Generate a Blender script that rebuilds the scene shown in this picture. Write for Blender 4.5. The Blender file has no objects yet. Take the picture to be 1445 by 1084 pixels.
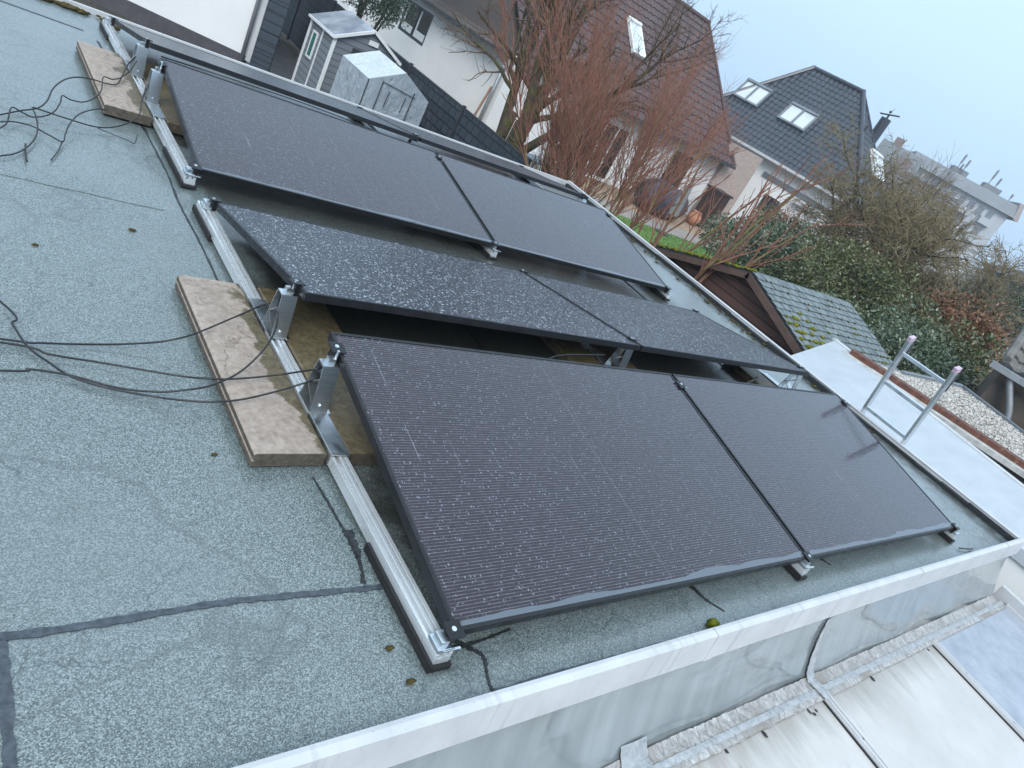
import bpy, math, random
import numpy as np
from mathutils import Vector, Matrix
random.seed(7); rng = np.random.default_rng(7)
sc = bpy.context.scene; col = sc.collection
R2 = math.radians

# ------------------------------------------------------------------ camera (solved from the photograph)
CR = np.array([[0.73944, -0.50342, 0.44699], [0.06344, -0.60889, -0.79071], [0.67023, 0.61304, -0.41830]])
CP = np.array([-1.205, -0.845, 1.475]); CF = 1024.26
cam = bpy.data.cameras.new('camera'); co = bpy.data.objects.new('camera', cam); col.objects.link(co)
cam.sensor_fit = 'HORIZONTAL'; cam.sensor_width = 36; cam.lens = 36 * CF / 1445
cam.clip_start = 0.05; cam.clip_end = 5000
m = Matrix.Identity(4)
for i in range(3):
    m[i][0] = CR[0][i]; m[i][1] = -CR[1][i]; m[i][2] = -CR[2][i]; m[i][3] = CP[i]
co.matrix_world = m
sc.camera = co
def ray(u, v): return CR.T @ np.array([(u - 722.5) / CF, (v - 542) / CF, 1.0])
def onz(u, v, z):
    d = ray(u, v); return CP + (z - CP[2]) / d[2] * d
def onx(u, v, x):
    d = ray(u, v); return CP + (x - CP[0]) / d[0] * d
def ond(u, v, dist):
    d = ray(u, v); return CP + d / math.hypot(d[0], d[1]) * dist
def rel(x, y, z=0.0): return (x + CP[0], y + CP[1], z)

# ------------------------------------------------------------------ helpers
class MB:
    def __init__(s): s.v = []; s.f = []
    def add(s, vs, fs):
        n = len(s.v); s.v += [tuple(map(float, p)) for p in vs]; s.f += [tuple(i + n for i in f) for f in fs]
    def box(s, x0, x1, y0, y1, z0, z1, M=None):
        vs = [(x, y, z) for z in (z0, z1) for y in (y0, y1) for x in (x0, x1)]
        if M is not None: vs = [tuple(M @ Vector(p)) for p in vs]
        s.add(vs, [(0, 2, 3, 1), (4, 5, 7, 6), (0, 1, 5, 4), (2, 6, 7, 3), (0, 4, 6, 2), (1, 3, 7, 5)])
    def bar(s, a, b, w, h, up=(0, 0, 1)):
        a = Vector(a); b = Vector(b); d = (b - a).normalized(); r = d.cross(Vector(up)).normalized(); u = r.cross(d)
        vs = [p + r * sx * w / 2 + u * sz * h / 2 for p in (a, b) for sx, sz in ((-1, -1), (1, -1), (1, 1), (-1, 1))]
        s.add(vs, [(3, 2, 1, 0), (4, 5, 6, 7), (0, 1, 5, 4), (1, 2, 6, 5), (2, 3, 7, 6), (3, 0, 4, 7)])
    def prism(s, poly, fn, d0, d1):   # poly (a,b) ccw, fn(a,b,d)->xyz
        n = len(poly); vs = [fn(a, b, d0) for a, b in poly] + [fn(a, b, d1) for a, b in poly]
        s.add(vs, [tuple(range(n - 1, -1, -1)), tuple(range(n, 2 * n))] + [(i, (i + 1) % n, n + (i + 1) % n, n + i) for i in range(n)])
    def tube(s, pts, rad, n=8, cap=True):
        pts = [Vector(p) for p in pts]; k = len(pts)
        rs = rad if hasattr(rad, '__len__') else [rad] * k
        vs = []; ref = None
        for i, p in enumerate(pts):
            d = (pts[min(i + 1, k - 1)] - pts[max(i - 1, 0)]).normalized()
            if ref is None: ref = Vector((0, 0, 1)) if abs(d.z) < .9 else Vector((1, 0, 0))
            r = d.cross(ref)
            if r.length < 1e-5: r = d.cross(Vector((.3, 1, .2)))
            r.normalize(); u = r.cross(d); ref = u
            for j in range(n):
                a = 2 * math.pi * j / n; vs.append(p + (r * math.cos(a) + u * math.sin(a)) * rs[i])
        fs = [(i * n + j, i * n + (j + 1) % n, (i + 1) * n + (j + 1) % n, (i + 1) * n + j) for i in range(k - 1) for j in range(n)]
        if cap: fs += [tuple(range(n - 1, -1, -1)), tuple((k - 1) * n + j for j in range(n))]
        s.add(vs, fs)
    def lump(s, c, r, n=2, jit=.25, sq=(1, 1, 1)):
        import bmesh
        bm = bmesh.new(); bmesh.ops.create_icosphere(bm, subdivisions=n, radius=1)
        bm.verts.ensure_lookup_table()
        vs = [(c[0] + q.co.x * r * sq[0] * (1 + random.uniform(-jit, jit)), c[1] + q.co.y * r * sq[1] * (1 + random.uniform(-jit, jit)),
               c[2] + q.co.z * r * sq[2] * (1 + random.uniform(-jit, jit))) for q in bm.verts]
        s.add(vs, [[q.index for q in f.verts] for f in bm.faces]); bm.free()
    def build(s, name, mat, parent=None, smooth=False, bevel=0):
        me = bpy.data.meshes.new(name); me.from_pydata(s.v, [], s.f); me.update()
        return link(name, me, mat, parent, smooth, bevel)
def link(name, me, mat, parent=None, smooth=False, bevel=0):
    if mat: me.materials.append(mat)
    if smooth: me.polygons.foreach_set('use_smooth', [True] * len(me.polygons))
    o = bpy.data.objects.new(name, me); col.objects.link(o)
    if parent: o.parent = parent
    if bevel:
        b = o.modifiers.new('bevel', 'BEVEL'); b.width = bevel; b.segments = 2; b.limit_method = 'ANGLE'
    return o
def tag(o, label, cat=None, group=None, kind=None):
    if label: o['label'] = label
    if cat: o['category'] = cat
    if group: o['group'] = group
    if kind: o['kind'] = kind
    return o
def empty(name, loc, label, cat, group=None, rz=0):
    o = bpy.data.objects.new(name, None); o.empty_display_size = .2; col.objects.link(o)
    o.location = loc; o.rotation_euler = (0, 0, rz)
    return tag(o, label, cat, group)
def quads_mesh(name, V, F, mat, parent=None, smooth=False):
    V = np.asarray(V, np.float32).reshape(-1, 3); F = np.asarray(F, np.int32); k = F.shape[1]
    me = bpy.data.meshes.new(name)
    me.vertices.add(len(V)); me.vertices.foreach_set('co', V.ravel())
    me.loops.add(F.size); me.loops.foreach_set('vertex_index', F.ravel())
    me.polygons.add(len(F)); me.polygons.foreach_set('loop_start', np.arange(0, F.size, k, dtype=np.int32))
    me.update(calc_edges=True); me.validate()
    return link(name, me, mat, parent, smooth)
def spline(pts, k=8):
    P = [np.array(p, float) for p in pts]; P = [2 * P[0] - P[1]] + P + [2 * P[-1] - P[-2]]; out = []
    for i in range(1, len(P) - 2):
        for j in range(k):
            t = j / k
            out.append(.5 * ((2 * P[i]) + (-P[i - 1] + P[i + 1]) * t + (2 * P[i - 1] - 5 * P[i] + 4 * P[i + 1] - P[i + 2]) * t * t + (-P[i - 1] + 3 * P[i] - 3 * P[i + 1] + P[i + 2]) * t ** 3))
    out.append(P[-2]); return out

# ------------------------------------------------------------------ materials
class NT:
    def __init__(s, name):
        s.m = bpy.data.materials.new(name); s.m.use_nodes = True; s.t = s.m.node_tree; s.n = s.t.nodes; s.l = s.t.links
        s.p = s.n['Principled BSDF']
    def node(s, ty, **kw):
        n = s.n.new(ty)
        for k, v in kw.items(): setattr(n, k, v)
        return n
    def put(s, sock, v):
        if isinstance(v, bpy.types.NodeSocket): s.l.new(v, sock)
        else: sock.default_value = v
    def math(s, op, a, b=0.0, c=None, clamp=False):
        n = s.node('ShaderNodeMath', operation=op, use_clamp=clamp); s.put(n.inputs[0], a); s.put(n.inputs[1], b)
        if c is not None: s.put(n.inputs[2], c)
        return n.outputs[0]
    def co(s, which='Object'): return s.node('ShaderNodeTexCoord').outputs[which]
    def pos(s): return s.node('ShaderNodeNewGeometry').outputs['Position']
    def sep(s, v):
        n = s.node('ShaderNodeSeparateXYZ'); s.l.new(v, n.inputs[0]); return n.outputs
    def scale(s, v, sx, sy, sz, loc=(0, 0, 0)):
        n = s.node('ShaderNodeMapping'); s.l.new(v, n.inputs[0]); n.inputs['Scale'].default_value = (sx, sy, sz); n.inputs['Location'].default_value = loc
        return n.outputs[0]
    def noise(s, v, sc_, det=3, rough=.55, dist=0, out=0):
        n = s.node('ShaderNodeTexNoise'); s.l.new(v, n.inputs['Vector']); n.inputs['Scale'].default_value = sc_
        n.inputs['Detail'].default_value = det; n.inputs['Roughness'].default_value = rough; n.inputs['Distortion'].default_value = dist
        return n.outputs[out]
    def voro(s, v, sc_, feat='F1', out='Distance', rnd=1):
        n = s.node('ShaderNodeTexVoronoi', feature=feat); s.l.new(v, n.inputs['Vector']); n.inputs['Scale'].default_value = sc_
        n.inputs['Randomness'].default_value = rnd
        return n.outputs[out]
    def ramp(s, f, stops, interp='LINEAR'):
        n = s.node('ShaderNodeValToRGB'); n.color_ramp.interpolation = interp; e = n.color_ramp.elements
        while len(e) < len(stops): e.new(.5)
        for i, (p, c) in enumerate(stops):
            e[i].position = p
            if not hasattr(c, '__len__'): c = (c, c, c)
            e[i].color = (*c, 1)
        s.l.new(f, n.inputs[0]); return n.outputs[0]
    def mix(s, f, a, b, mode='MIX'):
        n = s.node('ShaderNodeMix', data_type='RGBA', blend_type=mode)
        s.put(n.inputs['Factor'], f)
        for k, v in ((6, a), (7, b)):
            if isinstance(v, bpy.types.NodeSocket): s.l.new(v, n.inputs[k])
            else: n.inputs[k].default_value = (*v, 1) if len(v) == 3 else v
        return n.outputs[2]
    def sstep(s, x, a, b):
        n = s.node('ShaderNodeMapRange', interpolation_type='SMOOTHSTEP'); s.put(n.inputs[0], x)
        n.inputs[1].default_value = a; n.inputs[2].default_value = b; return n.outputs[0]
    def bump(s, h, strength=.3, dist=.01, normal=None):
        n = s.node('ShaderNodeBump'); s.l.new(h, n.inputs['Height']); n.inputs['Strength'].default_value = strength; n.inputs['Distance'].default_value = dist
        if normal is not None: s.l.new(normal, n.inputs['Normal'])
        return n.outputs[0]
    def fin(s, color=None, rough=None, metal=None, normal=None, spec=None, **kw):
        for k, v in (('Base Color', color), ('Roughness', rough), ('Metallic', metal), ('Specular IOR Level', spec)):
            if v is None: continue
            if k == 'Base Color' and not isinstance(v, bpy.types.NodeSocket): v = (*v, 1)
            s.put(s.p.inputs[k], v)
        for k, v in kw.items(): s.put(s.p.inputs[k.replace('_', ' ')], v)
        if normal is not None: s.l.new(normal, s.p.inputs['Normal'])
        return s.m
def worn(name, c1, c2, rough=.6, scale=6, metal=0, bump=.15, bscale=60, spec=.5, det=5, use='Object'):
    t = NT(name); v = t.co(use); f = t.noise(v, scale, det, .62)
    c = t.ramp(f, [(.3, c1), (.7, c2)])
    r = t.ramp(t.noise(v, scale * 2.3, 3), [(.3, max(0, rough - .1)), (.7, min(1, rough + .1))])
    return t.fin(c, r, metal, t.bump(t.noise(v, bscale, 3), bump, .004), spec)

M = {}
M['alu'] = worn('aluminium', (.62, .66, .69), (.80, .83, .85), .36, 9, 1, .06, 130)
t = NT('brushed aluminium'); v = t.co(); M['alu_b'] = t.fin(t.ramp(t.noise(t.scale(v, 4, 4, 90), 3, 4), [(.3, (.56, .60, .63)), (.7, (.74, .77, .79))]), .34, 1, t.bump(t.noise(t.scale(v, 6, 6, 160), 4, 2), .12, .002))
M['galv'] = worn('wet aluminium rail', (.78, .80, .82), (.88, .90, .91), .30, 5, .6, .02, 60)
M['black_frame'] = worn('black anodised frame', (.008, .0085, .010), (.016, .017, .020), .40, 12, 0, .05, 150, .35)
M['rubber'] = worn('black rubber', (.006, .006, .006), (.016, .016, .017), .7, 30, 0, .3, 200)
M['cable'] = worn('black cable sheath', (.008, .008, .009), (.018, .018, .02), .42, 20, 0, .02, 100)
t = NT('white coated metal trim'); v = t.pos(); n = t.noise(v, 5, 5, .65)
cc = t.ramp(n, [(.3, (.46, .46, .47)), (.7, (.57, .57, .58))]); cc = t.mix(t.math('MULTIPLY', t.sstep(t.noise(t.scale(v, 26, 3, 2.5), 1, 4, .6), .56, .75), .45), cc, (.27, .265, .255)); cc = t.mix(t.sstep(t.noise(v, 120, 3, .7), .66, .74), cc, (.18, .17, .15))
M['white_trim'] = t.fin(cc, .42, 0, t.bump(t.noise(v, 9, 3), .12, .01))
M['white_paint'] = worn('white render', (.74, .74, .73), (.82, .82, .81), .85, .9, 0, .25, 70, .3)
M['white_pvc'] = worn('white plastic', (.74, .75, .75), (.80, .81, .81), .35, 3, 0, .02, 20)
M['dark_glass'] = worn('window glass', (.012, .015, .018), (.03, .035, .04), .06, 1.5, 0, .01, 4, .8)
M['zinc'] = worn('dull zinc', (.22, .235, .25), (.32, .335, .35), .45, 6, .3, .05, 40)
M['slate_trim'] = worn('dark grey metal', (.03, .034, .04), (.05, .055, .062), .45, 4, 0, .05, 60)
M['moss'] = worn('moss', (.05, .07, .008), (.22, .21, .02), .95, 25, 0, .9, 90, .1)
M['dark_moss'] = worn('dry brown moss', (.03, .024, .012), (.11, .085, .03), .95, 30, 0, .9, 90, .1)

def felt_mat():
    t = NT('mineral roofing felt'); v = t.pos()
    g1 = t.voro(v, 360, out='Color'); g = t.sep(g1)[0]
    g2 = t.noise(v, 520, 2, .6)
    gran = t.math('ADD', t.math('MULTIPLY', g, .55), t.math('MULTIPLY', g2, .5))
    c = t.ramp(gran, [(.20, (.020, .028, .028)), (.42, (.074, .098, .099)), (.60, (.160, .200, .199)), (.88, (.36, .41, .405))])
    big = t.noise(v, .9, 5, .6); mid = t.noise(v, 5.5, 5, .65)
    c = t.mix(t.math('MULTIPLY', t.sstep(big, .35, .7), .30), c, (.18, .212, .214), 'MIX')
    # puddle outlines left by standing water
    pn = t.noise(v, 1.15, 3, .5); pe = t.math('ABSOLUTE', t.math('SUBTRACT', pn, .56)); c = t.mix(t.math('MULTIPLY', t.sstep(pe, .012, .002), .35), c, (.06, .075, .082))
    c = t.mix(t.math('MULTIPLY', t.sstep(pn, .555, .62), .14), c, (.17, .21, .225))
    c = t.mix(t.sstep(mid, .52, .78), c, t.mix(1, c, (.80, .80, .78), 'MULTIPLY'))
    # lichen and dirt along the right and front rims
    x, y, z = t.sep(v)
    rim = t.math('MAXIMUM', t.sstep(x, 4.35, 5.0), t.math('MULTIPLY', t.sstep(x, 3.2, 5.0), t.sstep(y, .45, -.2)))
    dirt = t.sstep(t.math('ADD', t.noise(v, 9, 6, .7), t.math('MULTIPLY', rim, .22)), .62, .74)
    c = t.mix(t.math('MULTIPLY', dirt, t.math('MULTIPLY', rim, .9)), c, (.05, .052, .045))
    # algae film on the never dry felt below the modules, gap shade painted in
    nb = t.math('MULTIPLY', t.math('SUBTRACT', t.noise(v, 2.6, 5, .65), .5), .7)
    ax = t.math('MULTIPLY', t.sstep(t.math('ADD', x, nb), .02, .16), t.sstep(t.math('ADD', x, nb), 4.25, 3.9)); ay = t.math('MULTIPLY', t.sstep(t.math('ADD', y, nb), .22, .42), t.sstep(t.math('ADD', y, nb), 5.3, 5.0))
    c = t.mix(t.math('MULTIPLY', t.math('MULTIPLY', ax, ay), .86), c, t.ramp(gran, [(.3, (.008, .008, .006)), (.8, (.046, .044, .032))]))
    # fine cracks
    w = t.node('ShaderNodeVectorMath', operation='ADD'); t.l.new(v, w.inputs[0])
    ns = t.node('ShaderNodeVectorMath', operation='SCALE'); t.l.new(t.noise(v, 9, 3, .6, out=1), ns.inputs[0]); ns.inputs['Scale'].default_value = .12; t.l.new(ns.outputs[0], w.inputs[1])
    ck = t.voro(w.outputs[0], 3.4, 'DISTANCE_TO_EDGE')
    crack = t.math('MULTIPLY', t.sstep(ck, .010, .003), t.sstep(t.noise(v, 2.2, 2), .50, .62))
    c = t.mix(t.math('MULTIPLY', crack, .6), c, (.03, .04, .042))
    wet = t.sstep(t.noise(v, 1.4, 4, .6), .38, .62)
    h = t.math('ADD', t.math('MULTIPLY', gran, 1.0), t.math('MULTIPLY', t.noise(v, 26, 3), .8))
    rr = t.math('ADD', .52, t.math('MULTIPLY', wet, -.10))
    return t.fin(c, rr, 0, t.bump(h, .55, .004), .5, Coat_Weight=t.math('MULTIPLY_ADD', wet, .2, .8), Coat_Roughness=.20)
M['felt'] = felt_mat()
t = NT('bitumen seam'); v = t.pos(); M['bitumen'] = t.fin(t.ramp(t.noise(v, 60, 4), [(.35, (.030, .036, .046)), (.7, (.075, .088, .105))]), .34, 0, t.bump(t.noise(v, 120, 3), .3, .003))
t = NT('black tar'); v = t.pos(); M['tar'] = t.fin(t.ramp(t.noise(v, 90, 4), [(.35, (.006, .007, .008)), (.75, (.035, .04, .042))]), .5, 0, t.bump(t.noise(v, 160, 3), .5, .003))

def slab_mat():
    t = NT('sandstone slab'); v = t.pos()
    n1 = t.noise(v, 3.2, 6, .62, .4); n2 = t.noise(v, 46, 4, .6); n3 = t.noise(v, 220, 2)
    c = t.ramp(n2, [(.3, (.245, .192, .155)), (.7, (.40, .325, .275))])
    wetm = t.sstep(t.math('ADD', n1, t.math('MULTIPLY', t.math('ADD', t.sep(v)[0], .155), 2.4)), .56, .60)
    c = t.mix(wetm, c, t.ramp(n2, [(.3, (.065, .05, .026)), (.7, (.17, .135, .075))]))
    c = t.mix(t.sstep(n3, .66, .8), c, (.42, .38, .36)); c = t.mix(t.math('MULTIPLY', t.sstep(t.noise(v, 11, 5, .7), .52, .72), .55), c, (.14, .105, .08))
    w = t.node('ShaderNodeVectorMath', operation='ADD'); t.l.new(v, w.inputs[0])
    ns = t.node('ShaderNodeVectorMath', operation='SCALE'); t.l.new(t.noise(v, 7, 3, out=1), ns.inputs[0]); ns.inputs['Scale'].default_value = .2; t.l.new(ns.outputs[0], w.inputs[1])
    ck = t.math('MULTIPLY', t.sstep(t.voro(w.outputs[0], 5, 'DISTANCE_TO_EDGE'), .02, .006), t.sstep(t.noise(v, 5, 2), .52, .6))
    c = t.mix(t.math('MULTIPLY', ck, .45), c, (.10, .07, .05))
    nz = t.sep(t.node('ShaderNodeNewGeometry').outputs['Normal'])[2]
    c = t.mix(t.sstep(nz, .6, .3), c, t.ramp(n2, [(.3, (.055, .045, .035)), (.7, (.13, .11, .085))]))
    return t.fin(c, t.math('MULTIPLY_ADD', wetm, -.25, .72), 0, t.bump(t.math('ADD', n2, t.math('MULTIPLY', ck, -1)), .4, .004))
M['slab'] = slab_mat()

def glass_mat(name, pitch, line_v, drops, speck, base, gr_, drop_glint, k2=1.0, cw=.3, sp_=.4):
    t = NT(name); v = t.co('Object'); x, y, z = t.sep(v)
    t.put(t.p.inputs['Coat Weight'], cw); t.put(t.p.inputs['Coat Roughness'], gr_ * .8); t.put(t.p.inputs['Coat IOR'], 1.5); oi = t.node('ShaderNodeObjectInfo').outputs['Random']
    off = t.node('ShaderNodeVectorMath', operation='ADD'); t.l.new(v, off.inputs[0])
    cb = t.node('ShaderNodeCombineXYZ'); t.l.new(t.math('MULTIPLY', oi, 37.0), cb.inputs[0]); t.l.new(t.math('MULTIPLY', oi, 11.0), cb.inputs[1]); t.l.new(cb.outputs[0], off.inputs[1]); vv = off.outputs[0]
    c = t.ramp(t.noise(vv, 1.7, 3), [(.3, base), (.7, tuple(q * 1.35 for q in base))])
    # fine contact lines running along the module, cell gaps across it
    fy = t.math('FRACT', t.math('DIVIDE', y, pitch)); ln = t.sstep(t.math('ABSOLUTE', t.math('SUBTRACT', fy, .5)), .13, .07)
    brk = t.ramp(t.noise(t.scale(vv, 28, 90, 1), 1, 3), [(.34, .28), (.62, 1.0)])
    inx = t.math('MULTIPLY', t.sstep(x, .018, .022), t.sstep(x, 1.961, 1.957)); iny = t.math('MULTIPLY', t.sstep(y, .02, .024), t.sstep(y, 1.114, 1.110))
    edge = t.math('MULTIPLY', inx, iny)
    lm = t.math('MULTIPLY', t.math('MULTIPLY', ln, brk), edge)
    fx = t.math('FRACT', t.math('DIVIDE', t.math('SUBTRACT', x, .0195), .1945)); gx = t.sstep(t.math('ABSOLUTE', t.math('SUBTRACT', fx, .5)), .490, .497)
    mid = t.sstep(t.math('ABSOLUTE', t.math('SUBTRACT', x, .9895)), .006, .003)
    c = t.mix(t.math('MULTIPLY', lm, .8), c, line_v)
    c = t.mix(t.math('MULTIPLY', t.math('MAXIMUM', t.math('MULTIPLY', gx, .35), t.math('MULTIPLY', mid, .7)), edge), c, (.06, .058, .07))
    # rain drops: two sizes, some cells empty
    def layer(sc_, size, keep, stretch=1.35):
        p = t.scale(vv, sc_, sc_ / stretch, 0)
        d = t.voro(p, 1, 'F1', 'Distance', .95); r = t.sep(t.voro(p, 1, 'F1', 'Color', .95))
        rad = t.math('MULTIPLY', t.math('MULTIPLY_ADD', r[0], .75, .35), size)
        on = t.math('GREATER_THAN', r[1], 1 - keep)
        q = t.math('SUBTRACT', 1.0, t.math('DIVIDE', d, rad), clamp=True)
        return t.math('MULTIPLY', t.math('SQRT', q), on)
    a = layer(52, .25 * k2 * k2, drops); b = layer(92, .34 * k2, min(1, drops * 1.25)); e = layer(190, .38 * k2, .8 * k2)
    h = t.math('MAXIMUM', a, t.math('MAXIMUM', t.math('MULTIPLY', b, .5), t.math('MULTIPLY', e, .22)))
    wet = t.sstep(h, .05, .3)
    # thin run marks down the slope
    rn = t.noise(t.scale(vv, 60, .7, 1), 1, 2, .4); run = t.math('MULTIPLY', t.sstep(rn, .70, .735), t.sstep(t.noise(vv, 3.1, 2), .5, .65))
    c = t.mix(t.math('MULTIPLY', run, .35), c, (.28, .30, .34))
    c = t.mix(t.math('MULTIPLY', wet, speck), c, drop_glint)  # glints of the drops painted in as a pale base colour
    rg = t.mix(wet, (gr_, gr_, gr_), (.07, .07, .07))
    t.put(t.p.inputs['Roughness'], rg)
    bn = t.bump(h, .85, .004); t.l.new(bn, t.p.inputs['Coat Normal']); return t.fin(c, None, 0, bn, sp_)
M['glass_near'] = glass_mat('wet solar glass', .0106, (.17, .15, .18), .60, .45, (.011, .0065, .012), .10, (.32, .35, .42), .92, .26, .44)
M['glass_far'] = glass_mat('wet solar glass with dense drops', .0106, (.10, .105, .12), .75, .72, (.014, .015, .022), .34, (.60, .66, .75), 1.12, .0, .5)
t = NT('water film'); v = t.co(); M['water_film'] = t.fin((.10, .115, .14), .08, 0, t.bump(t.noise(v, 40, 2), .1, .002), .6)

# ------------------------------------------------------------------ world and light: bright flat overcast
w = bpy.data.worlds.new('World'); sc.world = w; w.use_nodes = True
nt = w.node_tree; bg = nt.nodes['Background']
sky = nt.nodes.new('ShaderNodeTexSky'); sky.sky_type = 'NISHITA'; sky.sun_disc = False
SUN_EL, SUN_AZ = R2(40), R2(-138)
sky.sun_elevation = SUN_EL; sky.sun_rotation = SUN_AZ; sky.dust_density = 3; sky.air_density = 1.2
tc = nt.nodes.new('ShaderNodeTexCoord'); sp = nt.nodes.new('ShaderNodeSeparateXYZ'); nt.links.new(tc.outputs['Generated'], sp.inputs[0])
rp = nt.nodes.new('ShaderNodeValToRGB'); e = rp.color_ramp.elements
e[0].position = 0.0; e[0].color = (.49, .70, .97, 1); e[1].position = .75; e[1].color = (.69, .88, 1.04, 1)
q = e.new(.18); q.color = (.58, .80, 1.05, 1)
cl = nt.nodes.new('ShaderNodeTexNoise'); cl.inputs['Scale'].default_value = 2.2; cl.inputs['Detail'].default_value = 4; nt.links.new(tc.outputs['Generated'], cl.inputs['Vector'])
ad = nt.nodes.new('ShaderNodeMath'); ad.operation = 'MULTIPLY_ADD'; nt.links.new(cl.outputs[0], ad.inputs[0]); ad.inputs[1].default_value = .16; nt.links.new(sp.outputs[2], ad.inputs[2])
sb = nt.nodes.new('ShaderNodeMath'); sb.operation = 'SUBTRACT'; nt.links.new(ad.outputs[0], sb.inputs[0]); sb.inputs[1].default_value = .08; nt.links.new(sb.outputs[0], rp.inputs[0])
gain = nt.nodes.new('ShaderNodeMapRange'); nt.links.new(sp.outputs[2], gain.inputs[0])
gain.inputs[1].default_value = .1; gain.inputs[2].default_value = 1; gain.inputs[3].default_value = 7.3; gain.inputs[4].default_value = 11.5
ml = nt.nodes.new('ShaderNodeVectorMath'); ml.operation = 'SCALE'; nt.links.new(rp.outputs[0], ml.inputs[0]); nt.links.new(gain.outputs[0], ml.inputs['Scale'])
mx = nt.nodes.new('ShaderNodeMix'); mx.data_type = 'RGBA'; mx.inputs['Factor'].default_value = .93
nt.links.new(sky.outputs[0], mx.inputs[6]); nt.links.new(ml.outputs[0], mx.inputs[7])
nt.links.new(mx.outputs[2], bg.inputs['Color']); bg.inputs['Strength'].default_value = .1
sl = bpy.data.lights.new('sun', 'SUN'); sl.energy = 1.5; sl.angle = R2(30); sl.color = (1.0, .98, .95)
so = bpy.data.objects.new('sun', sl); col.objects.link(so); so.location = (0, 0, 30)
sd = Vector((math.sin(SUN_AZ) * math.cos(SUN_EL), math.cos(SUN_AZ) * math.cos(SUN_EL), math.sin(SUN_EL)))
so.rotation_euler = (-sd).to_track_quat('-Z', 'Y').to_euler()
sc.view_settings.view_transform = 'Standard'; sc.view_settings.look = 'None'; sc.view_settings.exposure = .64; sc.view_settings.gamma = 1
sc.cycles.use_denoising = True; sc.cycles.max_bounces = 6; sc.cycles.caustics_reflective = False

# ================================================================== THE FLAT ROOF
X0, X1, YF, YB = -6.0, 5.02, -.165, 5.70
bld = empty('flat_roof_building', (0, 0, -2.4), 'flat roof of worn grey green mineral felt that carries the solar panels', 'building')
bld_inv = Matrix.Translation((0, 0, 2.4))
def bpart(mb, name, mat, label=None, **k):
    o = mb.build(name, mat, bld, **k); o.matrix_parent_inverse = bld_inv
    if label: o['label'] = label
    return o
def grid_sheet(x0, x1, y0, y1, nx, ny, zf):
    xs = np.linspace(x0, x1, nx); ys = np.linspace(y0, y1, ny); mb = MB()
    mb.add([(x, y, zf(x, y)) for y in ys for x in xs], [(j * nx + i, j * nx + i + 1, (j + 1) * nx + i + 1, (j + 1) * nx + i) for j in range(ny - 1) for i in range(nx - 1)])
    return mb
def roofz(x, y): return .006 * math.sin(x * 1.7 + .5 * y) * math.sin(y * 1.3) - .004
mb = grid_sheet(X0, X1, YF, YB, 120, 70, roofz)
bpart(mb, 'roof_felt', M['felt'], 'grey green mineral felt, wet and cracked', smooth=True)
mb = MB(); mb.box(X0, X1 - .03, YF + .0, YB - .02, -.36, -.03); mb.box(X0, 4.8, .1, YB - .1, -2.4, -.36)
bpart(mb, 'wall', M['white_paint'])
# front trim: bright top flange and slightly sloped outer face
mb = MB()
mb.prism([(-.165, .0), (-.165, .062), (-.178, .066), (-.2, .062), (-.214, -.052), (-.206, -.056), (-.194, .045), (-.178, .052), (-.176, 0)][::-1], lambda a, b, d: (d, a, b), X0, 5.06)
TRIM = mb; bpart(mb, 'front_edge_trim', M['white_trim'], 'white coated metal edge trim with a bright upper flange')
for x in (-.9, 1.05, 3.02, 4.62):      # joint covers of the trim
    mb = MB(); mb.prism([(-.170, .0665), (-.180, .0695), (-.2025, .0655), (-.2165, -.053), (-.2140, -.054), (-.2005, .0625), (-.179, .0665)][::-1], lambda a, b, d: (d, a, b), x, x + .05); bpart(mb, 'trim_joint', M['white_trim'])
# wavy apron sheet below the trim
def apron():
    t = NT('wavy reflective sheet'); v = t.pos()
    h = t.noise(t.scale(v, 1.1, 1.0, 2.4), 1.5, 1.2, .4, .9)
    return t.fin(t.ramp(t.noise(t.scale(v, 3, .1, .4), 3, 4), [(.35, (.235, .27, .28)), (.7, (.33, .365, .375))]), .15, .30, t.bump(h, .30, .10), .6)
M['apron'] = apron(); M['apron'].node_tree.nodes['Principled BSDF'].inputs['Coat Weight'].default_value = .6
nx, nz = 140, 12; mb = MB(); xs = np.linspace(-1.6, 4.9, nx)
vs = []
for k in range(nz):
    f = k / (nz - 1)
    for x in xs:
        wob = .010 * math.sin(x * 5.1 + f * 2.2) * math.sin(x * 2.3) * f
        vs.append((x, -.202 - .115 * f ** 1.3 + wob, -.05 - .33 * f))
mb.add(vs, [(k * nx + i, (k + 1) * nx + i, (k + 1) * nx + i + 1, k * nx + i + 1) for k in range(nz - 1) for i in range(nx - 1)])
bpart(mb, 'wavy_apron_sheet', M['apron'], 'glossy grey wavy sheet below the trim', smooth=True)
mb = MB(); mb.box(4.80, 4.90, -.18, .1, -2.4, -.06); bpart(mb, 'corner_post', M['white_trim'])
# right and far trims
mb = MB(); mb.box(X1 + .005, X1 + .03, YF + .01, YB, -.05, .048); mb.box(X1 + .0, X1 + .05, YF + .01, YB, .048, .054)
bpart(mb, 'right_edge_trim', M['white_trim'])
mb = MB()
yy = YF + .02; 
while yy < YB - .1:
    L = random.uniform(.2, .7); ww = random.uniform(.02, .055)
    mb.box(X1 - ww, X1 + .002, yy, min(yy + L, YB - .05), -.01, .03 + random.uniform(-.008, .012)); yy += L
bpart(mb, 'tar_fillet', M['tar'], 'black tar seal along the right edge')
mb = MB(); mb.box(X0, X1 + .05, YB, YB + .03, -.10, .036); bpart(mb, 'far_edge_trim', M['white_trim'])
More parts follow.
